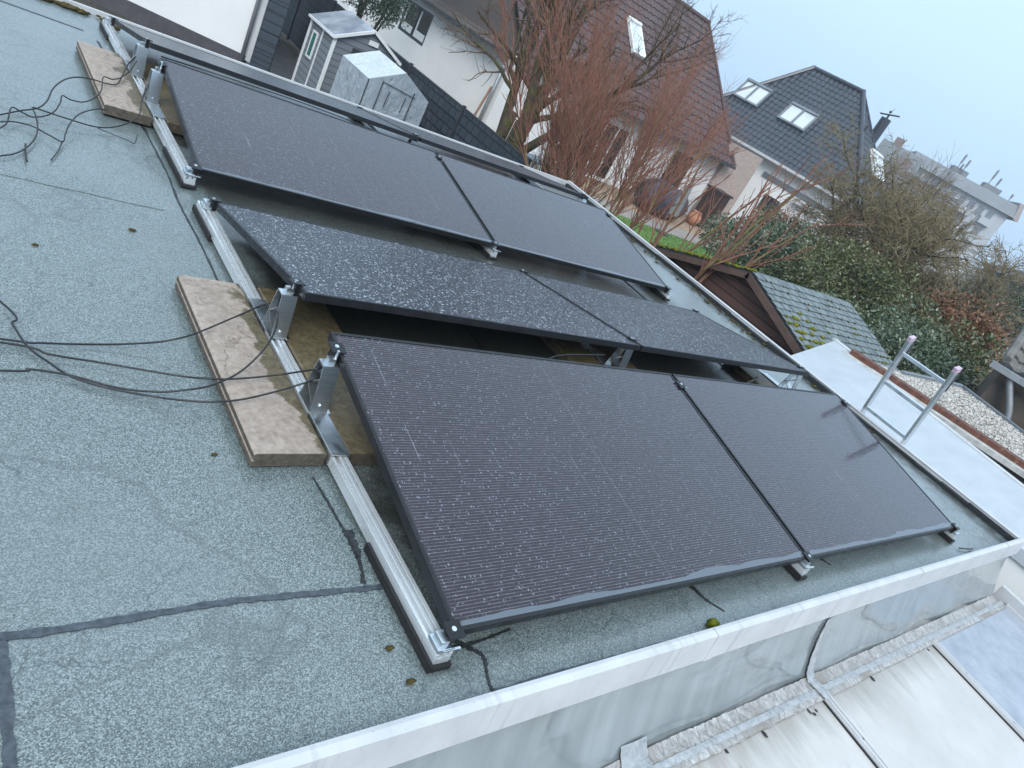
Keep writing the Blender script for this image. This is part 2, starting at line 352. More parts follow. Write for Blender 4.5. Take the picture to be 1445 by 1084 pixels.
# seams: irregular bitumen strips a few millimetres proud
def strip(pts, w0, w1, z0=.0015, th=.0016, jag=.25, n=60):
    P = spline(pts, 12); mb = MB(); k = len(P); L = []; Rr = []
    for i, p in enumerate(P):
        d = P[min(i + 1, k - 1)] - P[max(i - 1, 0)]; d = d / np.linalg.norm(d); nr = np.array([-d[1], d[0]])
        ww = (w0 + (w1 - w0) * i / (k - 1)) / 2
        L.append(p + nr * ww * (1 + random.uniform(-jag, jag))); Rr.append(p - nr * ww * (1 + random.uniform(-jag, jag)))
    zt = lambda q: roofz(q[0], q[1]) + z0 + th
    vs = [(q[0], q[1], zt(q)) for q in L] + [(q[0], q[1], zt(q)) for q in Rr] + [(q[0], q[1], zt(q) - th - z0 - .003) for q in L] + [(q[0], q[1], zt(q) - th - z0 - .003) for q in Rr]
    fs = []
    for i in range(k - 1): fs += [(k + i, k + i + 1, i + 1, i), (i, i + 1, 2 * k + i + 1, 2 * k + i), (k + i + 1, k + i, 3 * k + i, 3 * k + i + 1)]
    mb.add(vs, fs); return mb
def A2(*p): return [np.array(q, float) for q in p]
bpart(strip(A2((-2.6, .30), (-1.6, .285), (-.955, .262), (-.7, .265), (-.5, .272), (-.3, .262), (-.1, .252), (-.03, .25)), .022, .016), 'cross_seam', M['bitumen'], 'dark bitumen strip across the felt')
bpart(strip(A2((-.955, .262), (-.953, .16), (-.957, -.02), (-.955, -.16)), .02, .022), 'lengthwise_seam', M['bitumen'])
for pts, a, b in ((A2((-.112, .70), (-.10, .55), (-.094, .42), (-.10, .32), (-.115, .27)), .006, .014), (A2((-.085, .47), (-.088, .40), (-.092, .36)), .03, .02),
                  (A2((.07, .04), (.11, .0), (.135, -.03), (.11, -.10), (.10, -.155)), .016, .006), (A2((-.10, 3.5), (-.095, 3.0), (-.11, 2.6), (-.105, 2.2), (-.11, 1.85)), .010, .008),
                  (A2((1.20, .16), (1.23, .04), (1.25, -.02), (1.30, -.085)), .028, .006), (A2((2.28, .15), (2.33, .05), (2.36, .0)), .03, .008), (A2((3.1, .12), (3.14, .04)), .03, .012),
                  (A2((.02, .015), (.16, .02), (.28, .035)), .012, .006), (A2((-.10, 3.5), (-.12, 3.9), (-.11, 4.4), (-.13, 5.0)), .02, .012), (A2((1.2, .5), (1.15, 2.4)), .03, .03), (A2((3.6, .2), (3.7, 5.2)), .02, .03)):
    bpart(strip(pts, a, b, jag=.5), 'tar_seam', M['tar'])
bpart(strip(A2((.11, -.146), (.4, -.140), (.8, -.143), (1.3, -.140)), .035, .012), 'cross_seam', M['bitumen'])
bpart(strip(A2((-4, 2.55), (-2, 2.50), (-1, 2.52), (-.2, 2.5)), .05, .03, z0=.001, th=.002), 'felt_lap', M['felt'])
bpart(strip(A2((-2.5, 5.25), (-1, 5.2), (-.2, 5.15)), .02, .02), 'cross_seam', M['bitumen'])
# bits on the roof
def lump_thing(name, c, r, mat, label, cat, sq=(1, 1, .6), group=None, n=2, jit=.25):
    mb = MB(); mb.lump((0, 0, r * sq[2] * .55), r, n, jit, sq); o = mb.build(name, mat, None, smooth=True); o.location = (c[0], c[1], roofz(*c[:2]) + .002); return tag(o, label, cat, group)
lump_thing('moss_clump', (1.16, -.128), .028, M['moss'], 'small yellow green moss cushion lying by the front edge trim', 'moss', (1, .8, .7), n=3, jit=.18)
for (x, y), r, l in (((-.383, 2.215), .012, 'thin dark crumb lying alone on the felt left of the rails'), ((-.13, .055), .011, 'dark brown pellet on the felt left of the near rail end'),
                     ((-.118, -.05), .011, 'brown pellet on the felt just in front of the near rail end'), ((-.393, .809), .008, 'brown crumb on the felt beside the near pink slab'),
                     ((-.75, 1.95), .009, 'tiny dark speck on the felt above the loose cables'), ((.05, 5.50), .03, 'dark moss lump beside the farthest rail end')):
    lump_thing('debris_crumb', (x, y), r, M['dark_moss'], l, 'debris', (1.3, .7, .5), 'crumbs lying on the felt')
mb = MB(); mb.tube(spline([(4.0, -.09, .006), (4.1, -.115, .012), (4.2, -.12, .005)]), .004, 5); tag(mb.build('twig', M['dark_moss']), 'short dark twig lying by the front trim near the corner', 'twig')
mb = MB()
for i in range(70):
    x = -1.6 + 1.62 * random.random(); mb.lump((x, 5.63 + random.uniform(-.05, .03), .012), random.uniform(.012, .035), 1, .35, (1.5, 1, .6))
tag(mb.build('edge_moss', M['dark_moss'], None, True), 'ragged brown moss lying along the far white trim', 'moss', None, 'stuff')
mb = MB()
for i in range(130):
    y = random.uniform(1.0, 5.6); mb.lump((4.97 - random.random() ** 2 * .16, y, .006), random.uniform(.006, .018), 1, .4, (1, 1.6, .45))
tag(mb.build('edge_lichen', M['dark_moss'], None, True), 'scattered dark moss bits along the right roof edge', 'moss', None, 'stuff')

# ================================================================== SOLAR PANELS
W, H, TILT = 1.979, 1.134, .1682
DY, DZ, ZLO = H * math.cos(TILT), H * math.sin(TILT), .1
ROW = {'D': (0.0, 1, 0.0), 'C': (2.488, -1, -.002), 'B': (2.847, 1, .005), 'A': (5.344, -1, -.002)}
def make_panel(glass):
    p = bpy.data.objects.new('solar_panel', None); p.empty_display_size = .2; col.objects.link(p)
    mb = MB(); lip, d = .012, -.032
    mb.box(0, W, 0, lip, d, 0); mb.box(0, W, H - lip, H, d, 0); mb.box(0, lip, lip, H - lip, d, 0); mb.box(W - lip, W, lip, H - lip, d, 0)
    mb.box(lip, W - lip, lip, .03, d, d + .002); mb.box(lip, W - lip, H - .03, H - lip, d, d + .002)
    mb.build('frame', M['black_frame'], p, bevel=.0012)
    mb = MB(); mb.box(lip - .001, W - lip + .001, lip - .001, H - lip + .001, -.008, -.0025)
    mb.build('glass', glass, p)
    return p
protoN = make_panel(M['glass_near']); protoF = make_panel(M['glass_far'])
def dup(root):
    r = root.copy(); col.objects.link(r)
    for ch in root.children:
        c = ch.copy(); col.objects.link(c); c.parent = r
    return r
PL = {('D', 0): 'large near solar panel of the front row, rain drops between its fine lines', ('D', 1): 'right panel of the front row, with the ladder mirrored in it',
      ('C', 0): 'left panel of the speckled row sloping away, above the pink slab', ('C', 1): 'right panel of the speckled row sloping away, pointing at the white garage roof',
      ('B', 0): 'long left panel of the third row, with run marks, above the far slab', ('B', 1): 'right panel of the third row, ending by the mossy gutter and lawn',
      ('A', 0): 'narrow grazing panel of the farthest row, beside the white building', ('A', 1): 'right end panel of the farthest row, below the dark fence'}
used = set()
for key, (ylo, s, dx) in ROW.items():
    for i in (0, 1):
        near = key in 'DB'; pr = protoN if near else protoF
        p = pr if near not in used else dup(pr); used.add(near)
        x = i * (W + .02) + dx
        if s > 0: p.location = (x, ylo, ZLO); p.rotation_euler = (TILT, 0, 0)
        else: p.location = (x, ylo - DY, ZLO + DZ); p.rotation_euler = (-TILT, 0, 0)
        tag(p, PL[(key, i)], 'solar panel', 'black solar panels in four tilted rows')
        if key in 'DB':   # water standing against the lower frame bar
            mb = MB(); n = 90; up = []
            for k in range(n):
                f = k / (n - 1); up.append(.016 + (.010 + .012 * abs(math.sin(f * 7 + i)) * abs(math.sin(f * 17.3 + 1.3 * i))) * (1.3 if f > .55 else .8) + random.uniform(0, .002))
            xsn = np.linspace(.013, W - .013, n)
            mb.add([(a, .0122, -.0008) for a in xsn] + [(a, b, -.0016) for a, b in zip(xsn, up)], [(k, k + 1, n + k + 1, n + k) for k in range(n - 1)])
            mb.build('water_edge', M['water_film'], p, True)

# ================================================================== MOUNTING RAILS
RPROF = [(-.029, .0), (.029, .0), (.029, .012), (.026, .014), (.026, .040), (.012, .040), (.012, .030), (.006, .030), (.006, .042), (-.006, .042), (-.006, .024), (-.020, .024), (-.020, .040), (-.029, .040)]
def support(mb_list, x, y, z, h, first=True):
    # hollow extruded foot: tall sloped plate facing the front, webs inside, open to the side
    f, r = MB(), MB()
    x0, x1 = x - .030, x + .032
    sec = lambda pts: [(y + a, z + b) for a, b in pts]
    th = .004
    def wall(p, q):
        d = np.array(q) - np.array(p); d = d / np.linalg.norm(d) * th; n_ = np.array([-d[1], d[0]])
        f.prism(sec([tuple(p), tuple(q), tuple(np.array(q) + n_), tuple(np.array(p) + n_)]), lambda a, b, c: (c, a, b), x0, x1)
    wall((-.045, 0), (-.014, h)); wall((.062, 0), (.030, h)); wall((-.014, h - .004), (.030, h - .004))
    wall((-.04, h * .12), (.047, h * .42)); wall((.052, h * .36), (-.022, h * .72)); wall((-.05, .001), (.068, .001))
    f.box(x1, x1 + .012, y - .055, y - .03, z, z + .006); f.tube([(x, y - .040, z + .03), (x, y - .050, z + .03)], .006, 10)
    r.tube([(x + .015, y + .008, z + h), (x + .015, y + .008, z + h + .05)], .005, 8)
    r.box(x - .012, x + .014, y - .004, y + .02, z + h, z + h + .022)
    return f, r
def clamp(mb, x, y, zc, sgn, tilt, bolt, wide=.052):
    Mx = Matrix.Translation((x, y, zc)) @ Matrix.Rotation(tilt, 4, 'X')
    mb.box(-wide / 2, wide / 2, -.026, .026, .003, .0075, Mx); mb.box(-.010, .010, -.02, .02, -.045, .003, Mx)
    bolt.tube([Mx @ Vector((-.004, 0, .0075)), Mx @ Vector((-.004, 0, .0125))], .0075, 12)
def make_rail(x, y0, y1, label, ends, group, lowN, lowF, hiN, hiF, cw):
    r = empty('mounting_rail', (x, y0, 0), label, 'mounting rail', group)
    inv = Matrix.Translation((-x, -y0, 0))
    def P(mb, name, mat, **k):
        o = mb.build(name, mat, r, **k); o.matrix_parent_inverse = inv; return o
    mb = MB(); mb.prism(RPROF, lambda a, b, d: (x + a, d, .017 + b), y0, y1); P(mb, 'channel', M['galv'], bevel=.0008)
    for a, b in ((y0 - .012, y0 + .42), (y1 - .30, y1 + .012)):
        mb = MB(); mb.box(x - .040, x + .036, a, b, .0, .0165); mb.box(x - .040, x - .0295, a, b, .0165, .03); P(mb, 'rubber_mat', M['rubber'], bevel=.002)
    for yc in ((hiN + hiF) / 2 - .38, (hiN + hiF) / 2 + .34):     # splice covers over the channel
        mb = MB(); prof = [(-.034, .004), (-.030, .004), (-.030, .0445), (.030, .0445), (.030, .016), (.034, .016), (.034, .0485), (-.034, .0485)]
        mb.prism(prof, lambda a, b, d: (x + a, d, .017 + b), yc - .11, yc + .11); P(mb, 'splice_cover', M['alu'], bevel=.001)
    for y in (hiN, hiF):
        f, rod = support(None, x, y, .06, .175); o = P(f, 'support_foot', M['alu_b']); q = P(rod, 'threaded_stud', M['alu'])
    for y, sgn in ((lowN, -1), (lowF, 1)):
        mb = MB(); mb.box(x - .028, x + .016, y - .028, y + .028, .0605, .072); mb.box(x - .022, x + .004, y - .02, y + .02, .072, .092)
        mb.box(x - .012, x + .045, y + sgn * .028 - .004, y + sgn * .028 + .004, .064, .070); P(mb, 'end_bracket', M['alu'], bevel=.0015)
    xc = x + cw
    cN, cF = lowN + DY, lowF - DY; zh = ZLO + DZ - .085 * math.tan(TILT) + .001
    for cy_, cz_, ct_ in ((lowN + .004, ZLO + .001, TILT), (lowF - .004, ZLO + .001, -TILT), (cN - .085, zh, TILT), (cF + .085, zh, -TILT)):
        cm, bt = MB(), MB(); clamp(cm, xc, cy_, cz_, 1, ct_, bt)
        k_ = P(cm, 'panel_clamp', M['black_frame'], bevel=.001); bt.build('bolt', M['alu'], k_)
    return r
XR = (-.026, 1.989, 4.005)
for nm, yn, yf in (('near', 0.0, 2.488), ('far', 2.847, 5.344)):
    for j, x in enumerate(XR):
        lab = {('near', 0): 'bare aluminium rail with two feet, along the pink slab at the near left', ('near', 1): 'aluminium rail under the middle joint of the two near panel rows',
               ('near', 2): 'aluminium rail under the right ends of the two near panel rows', ('far', 0): 'bare aluminium rail at the far left, along the pale far slab',
               ('far', 1): 'aluminium rail under the middle joint of the two far panel rows', ('far', 2): 'aluminium rail under the right ends of the two far panel rows'}[(nm, j)]
        make_rail(x, yn - .03, yf + .06, lab, None, 'aluminium rails under the solar panels', yn, yf, yn + DY - .12, yf - DY + .075, (.022, 0, -.03)[j])

# ================================================================== BALLAST SLABS
def slab(x0, x1, y0, y1, label):
    mb = MB(); b = .007
    mb.prism([(x0, 0), (x1, 0), (x1, .022), (x1 - .006, .026), (x1, .030), (x1, .048), (x1 - b, .054), (x0 + b, .054), (x0, .048), (x0, .030), (x0 + .006, .026), (x0, .022)], lambda a, c, d: (a - x0, d - y0, c), y0, y1)
    o = mb.build('ballast_slab', M['slab'], bevel=.003); o.location = (x0, y0, .003); return tag(o, label, 'slab', 'stone slabs weighing down the rails')
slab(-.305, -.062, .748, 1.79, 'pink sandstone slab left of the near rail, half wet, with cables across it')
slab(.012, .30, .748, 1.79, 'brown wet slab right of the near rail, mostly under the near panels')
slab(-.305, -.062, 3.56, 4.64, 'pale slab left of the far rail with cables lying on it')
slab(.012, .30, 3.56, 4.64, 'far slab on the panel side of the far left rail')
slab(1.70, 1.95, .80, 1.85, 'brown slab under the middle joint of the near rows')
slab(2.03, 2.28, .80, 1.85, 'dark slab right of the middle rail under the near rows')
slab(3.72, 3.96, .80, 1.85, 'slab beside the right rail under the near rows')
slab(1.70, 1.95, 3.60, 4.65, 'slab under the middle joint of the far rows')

# ================================================================== CABLES
def cable(pts, label, r=.0034, group=None, k=10):
    mb = MB(); mb.tube(spline(pts, k), r, 7); return tag(mb.build('cable', M['cable'], None, True), label, 'cable', group)
Z = lambda u, v, z=.008: tuple(onz(u, v, z)); XX = lambda u, v, x: tuple(onx(u, v, x))
G = 'black cables lying over the felt'
def lead(p, n=1, dx=-.5, dy=.0): return [(p[0] + dx * i, p[1] + dy * i, .008) for i in range(n, 0, -1)]
cable([(-1.3, 2.2, .008), Z(0, 425), Z(18, 458), Z(40, 490), Z(70, 512), Z(100, 531), Z(150, 547), Z(220, 560, .018), Z(270, 566, .045), Z(305, 567, .066), Z(345, 563, .080), Z(395, 551, .11), XX(440, 537, -.06), XX(452, 532, -.02)], 'black cable that sags lowest, from the frame edge to the near foot', group=G)
cable([(-1.6, 1.4, .008), Z(0, 478), Z(60, 484), Z(150, 486), Z(220, 483, .035), Z(258, 476, .066), Z(285, 467, .078), Z(330, 448, .10), XX(372, 430, -.07), XX(396, 424, -.02)], 'highest of the loose cables, running straight to the upper foot', group=G)
cable([(-1.6, 1.35, .008), Z(0, 483), Z(70, 500), Z(150, 513), Z(250, 530, .035), Z(290, 534, .064), Z(320, 535, .074), Z(355, 533, .085), Z(400, 528, .11), XX(445, 521, -.06), XX(455, 519, -.02)], 'middle cable crossing the slab to the top of the near foot', group=G)
cable([(-1.6, 1.12, .008), Z(0, 523), Z(40, 521), Z(100, 530), Z(165, 547), Z(220, 553, .02), Z(265, 550, .05), Z(300, 543, .068), Z(340, 524, .085), Z(375, 490, .11), XX(390, 460, -.06), XX(392, 430, -.055), XX(398, 412, -.02)], 'cable that curls up from the slab into the upper foot', group=G)
g2 = 'thin cable loops beside the far slab'
ln = lambda L, z=.02: [Z(u, v, zz) for u, v, zz in L]
cable(ln([(0, 162, .01), (30, 156, .01), (52, 153, .015), (66, 143, .03), (75, 125, .06), (90, 113, .08), (108, 109, .08), (130, 112, .075), (150, 118, .07), (165, 119, .07), (172, 108, .09), (180, 92, .13), (192, 80, .2)]), 'far cable arching from the left frame edge over the pale slab', .0038, g2)
cable(ln([(0, 181, .01), (10, 173, .03), (16, 152, .06), (30, 158, .03), (45, 165, .012), (62, 164, .012), (76, 158, .03), (85, 145, .06), (88, 135, .08), (100, 141, .05), (118, 144, .03), (134, 138, .05), (143, 127, .08), (146, 109, .1), (158, 112, .085), (172, 109, .09), (185, 98, .12), (193, 86, .17)]), 'wavy far cable with kinks crossing the slab corner', .0034, g2)
cable(ln([(0, 172, .01), (20, 172, .012), (45, 178, .015), (68, 190, .02), (88, 200, .02), (92, 190, .03), (98, 176, .05), (112, 161, .06), (135, 154, .065), (150, 155, .066)]), 'far cable looping up from the felt to the front corner of the pale slab', .0034, g2)
cable(ln([(0, 220, .008), (20, 217, .01), (38, 208, .012), (50, 194, .02), (53, 178, .03), (50, 162, .05), (46, 152, .06), (60, 156, .045), (90, 166, .03), (130, 178, .015), (155, 180, .015), (180, 174, .04), (196, 163, .09), (200, 142, .12), (207, 125, .17)]), 'longest far cable making a round loop and ending in the lower far foot', .0036, g2)
cable(ln([(88, 200, .012), (82, 213, .008), (72, 226, .007)]), 'short cable end pointing to the photographer on the far felt', .003, g2)
cable(ln([(36, 203, .01), (36, 215, .008), (38, 228, .007)]), 'small loose dark cable stub on the far felt', .004, g2)
cable(ln([(138, 181, .008), (160, 190, .008), (180, 198, .008), (190, 202, .012), (194, 190, .03)]), 'thin cable tail below the corner of the pale slab', .0025, g2)
cable([(.10, 4.35, .20), (.5, 4.15, .26), (1.0, 4.06, .285), (1.6, 4.03, .27), (2.2, 4.05, .24)], 'cable strung behind the ridge between the two far rows', .004, 'cables under the panels')
cable([(.8, 1.25, .12), (1.0, 1.22, .2), (1.05, 1.2, .15), (1.2, 1.24, .09), (1.3, 1.3, .19), (1.7, 1.34, .22)], 'drooping cable in the dark gap between the near rows', .005, 'cables under the panels')
cable([(3.0, 1.3, .02), (3.05, 1.25, .14), (3.2, 1.22, .18), (3.35, 1.28, .10), (3.2, 1.33, .05), (3.0, 1.28, .12), (3.3, 1.35, .2)], 'black cable coil with plugs in the right part of the near gap', .009, 'cables under the panels')

# ================================================================== LADDER
lad = empty('ladder', tuple(onz(1248, 602, 0)[:2] - np.array([.2, .1])) + (-2.4,), 'aluminium ladder with pink end caps leaning at the right roof edge', 'ladder')
linv = Matrix.Translation(-lad.location)
def LP(mb, name, mat, **k):
    o = mb.build(name, mat, lad, **k); o.matrix_parent_inverse = linv; return o
def lpt(y, z): return Vector((5.112 - .30 * z, y, z))
ya, yb = .87, 1.274
zt = .775
for y, nm in ((ya, 0), (yb, 1)):
    mb = MB(); mb.bar(lpt(y, -2.38), lpt(y, zt), .026, .062, (1, 0, .3)); LP(mb, 'stile', M['alu'], bevel=.003)
    mb = MB(); mb.bar(lpt(y, zt - .02), lpt(y, zt + .022), .034, .070, (1, 0, .3)); LP(mb, 'end_cap', worn('pink plastic %d' % nm, (.46, .33, .42), (.58, .46, .54), .5, 20), bevel=.004)
    mb = MB(); mb.bar(lpt(y, zt - .19) + Vector((.05, 0, 0)), lpt(y, zt - .03) + Vector((.055, 0, 0)), .03, .03, (1, 0, .3)); LP(mb, 'hook', M['slate_trim'], bevel=.003)
for k in range(11):
    z = .645 - .27 * k
    mb = MB(); mb.bar(lpt(ya + .013, z), lpt(yb - .013, z), .030, .030, (0, 0, 1)); LP(mb, 'rung', M['alu'], bevel=.004)

# ================================================================== PATIO ROOF (below the front edge)
pat = empty('patio_roof', (2.5, -1.6, -2.4), 'white translucent patio roof in sloped panes with aluminium bars', 'patio roof'); pinv = Matrix.Translation(-pat.location)
def PP(mb, name, mat, **k):
    o = mb.build(name, mat, pat, **k); o.matrix_parent_inverse = pinv; return o
def pz(y): return -.365 + (y + .395) * .05
t = NT('milky patio sheet'); v = t.pos(); n = t.noise(v, 2.2, 6, .66); n2 = t.noise(t.scale(v, 30, 4, 1), 2, 4)
cc = t.ramp(n, [(.3, (.45, .425, .405)), (.7, (.57, .545, .525))]); cc = t.mix(t.sstep(n2, .60, .8), cc, (.36, .355, .345)); cc = t.mix(t.sstep(t.noise(v, 11, 6, .7), .62, .76), cc, (.34, .32, .28)); yv = t.sep(v)[1]; cc = t.mix(t.math('MULTIPLY', t.sstep(t.math('ADD', yv, t.math('MULTIPLY', t.noise(t.scale(v, 22, 3, 1), 1, 4, .65), .35)), -.42, -.18), .7), cc, (.24, .215, .18))
M['patio'] = t.fin(cc, .28, 0, t.bump(t.noise(v, 14, 4), .12, .006), .5)
t = NT('frosted patio sheet'); v = t.pos(); M['patio_b'] = t.fin(t.ramp(t.noise(v, 7, 7, .75), [(.35, (.25, .28, .33)), (.65, (.38, .41, .46))]), .3, 0, t.bump(t.noise(v, 30, 4), .3, .006), .5)
bars = [-.63, .74, 2.11, 3.50, 5.03]
for a, b in zip(bars[:-1], bars[1:]):
    mb = MB(); ys = np.linspace(-.385, -3.2, 8)
    mb.add([(x, y, pz(y) + dz) for dz in (-.012, -.028) for y in ys for x in (a + .012, b - .012)],
           [(2 * i, 2 * i + 1, 2 * i + 3, 2 * i + 2) for i in range(7)] + [(16 + 2 * i, 18 + 2 * i, 19 + 2 * i, 17 + 2 * i) for i in range(7)])
    PP(mb, 'roof_pane', M['patio_b'] if a > 3 else M['patio'])
for x in bars[:-1]:
    mb = MB()
    for dx, w_, h0, h1 in ((0, .052, -.03, .004), (-.014, .012, .004, .012), (.014, .012, .004, .012)):
        a = (x + dx, -.40, pz(-.40) + (h0 + h1) / 2); b = (x + dx, -3.2, pz(-3.2) + (h0 + h1) / 2); mb.bar(a, b, w_, h1 - h0)
    PP(mb, 'glazing_bar', M['white_trim'], bevel=.0015)
    for dx in (-.031, .031):
        mb = MB(); mb.bar((x + dx, -.42, pz(-.42) - .009), (x + dx, -3.2, pz(-3.2) - .009), .010, .006); PP(mb, 'gasket', M['rubber'])
    bm_ = MB()
    for k in range(9):
        y = -.62 - .3 * k; bm_.tube([(x, y, pz(y) + .004), (x, y, pz(y) + .009)], .006, 8)
    PP(bm_, 'screw', M['slate_trim'])
mb = MB(); mb.bar((5.03, -.30, pz(-.3) + .015), (5.03, -3.2, pz(-3.2) + .015), .05, .13); mb.bar((4.995, -.40, pz(-.4) - .01), (4.995, -3.2, pz(-3.2) - .01), .02, .04)
PP(mb, 'side_profile', M['white_trim'], bevel=.003)
for x in (-.6, 2.2, 5.0):
    mb = MB(); mb.box(x - .05, x + .05, -3.2, -3.1, -2.4, pz(-3.2) - .04); PP(mb, 'post', M['white_trim'])
# crinkled flashing tape along the wall
t = NT('crinkled weathered tape'); v = t.pos(); n = t.noise(t.scale(v, 34, 18, 18), 1, 5, .75, 1.2); n3 = t.noise(v, 3, 5, .6)
cc = t.ramp(n, [(.3, (.20, .18, .175)), (.5, (.42, .40, .39)), (.72, (.64, .64, .64))]); cc = t.mix(t.sstep(n3, .48, .64), cc, (.30, .275, .25)); cc = t.mix(t.sstep(t.noise(v, 17, 5, .7), .62, .7), cc, (.10, .085, .07))
M['tape'] = t.fin(cc, .5, .15, t.bump(n, .9, .012))
t = NT('silver repair tape'); v = t.pos(); M['silver'] = t.fin(t.ramp(t.noise(v, 30, 5, .7), [(.3, (.30, .31, .32)), (.7, (.52, .53, .54))]), .42, .3, t.bump(t.noise(v, 70, 4, .7), .8, .006))
def crinkle(x0, x1, prof, nx, amp, ragged=0):
    xs = np.linspace(x0, x1, nx); mb = MB(); k = len(prof); vs = []
    edge = 0
    for i, x in enumerate(xs):
        edge = .75 * edge + random.uniform(-1, 1) * ragged
        for j, (y, z) in enumerate(prof):
            vs.append((x, y + random.uniform(-amp, amp) + (edge if j == k - 1 else 0), z + random.uniform(-amp, amp) * .7))
    mb.add(vs, [(i * k + j, i * k + j + 1, (i + 1) * k + j + 1, (i + 1) * k + j) for i in range(nx - 1) for j in range(k - 1)]); return mb
PP(crinkle(-1.5, 4.9, [(-.312, -.345), (-.320, -.352), (-.338, -.356), (-.356, -.358), (-.372, -.360), (-.376, -.366)], 420, .0022), 'flashing_tape', M['tape'])
PP(crinkle(-1.5, 4.95, [(-.366, -.356), (-.380, -.357), (-.392, -.360), (-.396, -.37)], 420, .0014), 'flashing_edge', M['silver'])
PP(crinkle(-1.5, 4.95, [(-.390, -.3605), (-.404, -.3615), (-.416, -.364), (-.418, -.372)], 420, .002, .0018), 'sealant_bead', M['tape'])
def patch(pts, w_):
    mb = MB(); P = spline(pts, 6); vs = []
    for p in P:
        j = random.uniform(-.004, .004); vs += [(p[0] - w_ / 2 + j, p[1] + random.uniform(-.001, .001), p[2]), (p[0], p[1] - .003, p[2] + .003), (p[0] + w_ / 2 + j, p[1], p[2] + random.uniform(-.002, .002))]
    mb.add(vs, [(3 * i + j, 3 * i + 3 + j, 3 * i + 4 + j, 3 * i + 1 + j) for i in range(len(P) - 1) for j in (0, 1)]); return mb
PP(patch([(2.10, -.212, -.075), (2.09, -.232, -.14), (2.085, -.258, -.22), (2.08, -.29, -.30), (2.08, -.322, -.345), (2.085, -.36, -.350), (2.10, -.40, -.353), (2.11, -.425, -.358)], .07), 'repair_tape', M['silver'])
PP(patch([(.80, -.29, -.30), (.80, -.33, -.345), (.80, -.37, -.352), (.80, -.40, -.356)], .14), 'repair_tape', M['silver'])
mb = MB()
for x, y in ((1.93, -.432), (1.98, -.44), (1.95, -.45), (1.55, -.43), (1.28, -.425), (2.6, -.43), (3.38, -.43), (4.86, -.37), (4.90, -.39), (4.92, -.36)): mb.lump((x, y, pz(y) - .010), random.uniform(.005, .013), 1, .5, (1.2, 1.6, .35))
PP(mb, 'dirt_crumbs', M['tar'])
#@@BACK
# ================================================================== THE GARDENS AND HOUSES BEYOND
GZ = -2.4
def gmat(name, stops, sc1, sc2, rough=.9, bumpd=.02, b=.5):
    t = NT(name); v = t.pos(); f = t.math('ADD', t.math('MULTIPLY', t.noise(v, sc1, 5, .6), .5), t.math('MULTIPLY', t.noise(v, sc2, 4, .65), .5))
    return t.fin(t.ramp(f, stops), rough, 0, t.bump(t.noise(v, sc2 * 3, 3), b, bumpd))
M['earth'] = gmat('damp earth', [(.35, (.055, .045, .032)), (.65, (.14, .115, .085))], .5, 6)
M['grass'] = gmat('lawn', [(.3, (.06, .12, .022)), (.7, (.15, .26, .055))], .8, 9)
M['gravelpath'] = gmat('paving', [(.3, (.17, .14, .12)), (.7, (.36, .31, .27))], 1.2, 14)
M['sand'] = gmat('orange brown gravel', [(.3, (.20, .13, .085)), (.7, (.40, .28, .19))], .9, 12)
def sheet(name, pts, z, mat, label=None, kind='structure'):
    mb = MB(); mb.add([(x, y, z) for x, y in pts], [tuple(range(len(pts)))]); o = mb.build(name, mat); return tag(o, label, None, None, kind)
mb = MB(); S = 3000; mb.add([(-S, -S, GZ), (S, -S, GZ), (S, S, GZ), (-S, S, GZ)], [(0, 1, 2, 3)]); tag(mb.build('ground', M['earth']), 'damp brown ground', None, None, 'structure')
def paver_mat():
    t = NT('dark pavers'); v = t.pos(); b = t.node('ShaderNodeTexBrick'); t.l.new(v, b.inputs['Vector']); b.inputs['Scale'].default_value = 1
    b.inputs['Brick Width'].default_value = .22; b.inputs['Row Height'].default_value = .11; b.inputs['Mortar Size'].default_value = .012
    b.inputs['Color1'].default_value = (.075, .062, .055, 1); b.inputs['Color2'].default_value = (.13, .105, .09, 1); b.inputs['Mortar'].default_value = (.03, .027, .022, 1)
    c = t.mix(t.sstep(t.noise(v, 2.2, 4), .45, .65), b.outputs[0], (.05, .05, .045)); return t.fin(c, .5, 0, t.bump(b.outputs[1], -.5, .01))
M['pavers'] = paver_mat()
sheet('yard_paving', [(-2, 6), (7.2, 6), (7.2, 26), (-2, 26)], GZ + .004, M['pavers'])
sheet('terrace', [(7.6, 13), (12.4, 13), (12.4, 15.6), (25.5, 14.9), (26.9, 18.8), (11, 20)], GZ + .008, M['sand'])
sheet('path', [(12.4, 15.1), (25.4, 14.0), (25.6, 15.4), (12.4, 16.3)], GZ + .012, M['gravelpath'])
sheet('lawn', [(7.6, 5), (20, 5.2), (25.2, 13.9), (12.3, 15.1), (7.6, 12.9)], GZ + .016, M['grass'])
# blades of grass
n = 26000; bx = rng.uniform(9.5, 24, n); by = rng.uniform(7.5, 15, n); k = (by < 15.1 - (bx - 12.3) * .09); bx = bx[k]; by = by[k]; n = len(bx)
a = rng.uniform(0, 6.28, n); hh = rng.uniform(.03, .08, n); ww = .012
V = np.zeros((n, 3, 3)); V[:, 0] = np.c_[bx - np.cos(a) * ww, by - np.sin(a) * ww, np.full(n, GZ + .016)]; V[:, 1] = np.c_[bx + np.cos(a) * ww, by + np.sin(a) * ww, np.full(n, GZ + .016)]
V[:, 2] = np.c_[bx + rng.normal(0, .03, n), by + rng.normal(0, .03, n), GZ + .016 + hh]
tag(quads_mesh('grass', V, np.arange(n * 3).reshape(-1, 3), M['grass']), 'short green grass of the neighbour lawn', 'grass', None, 'stuff')

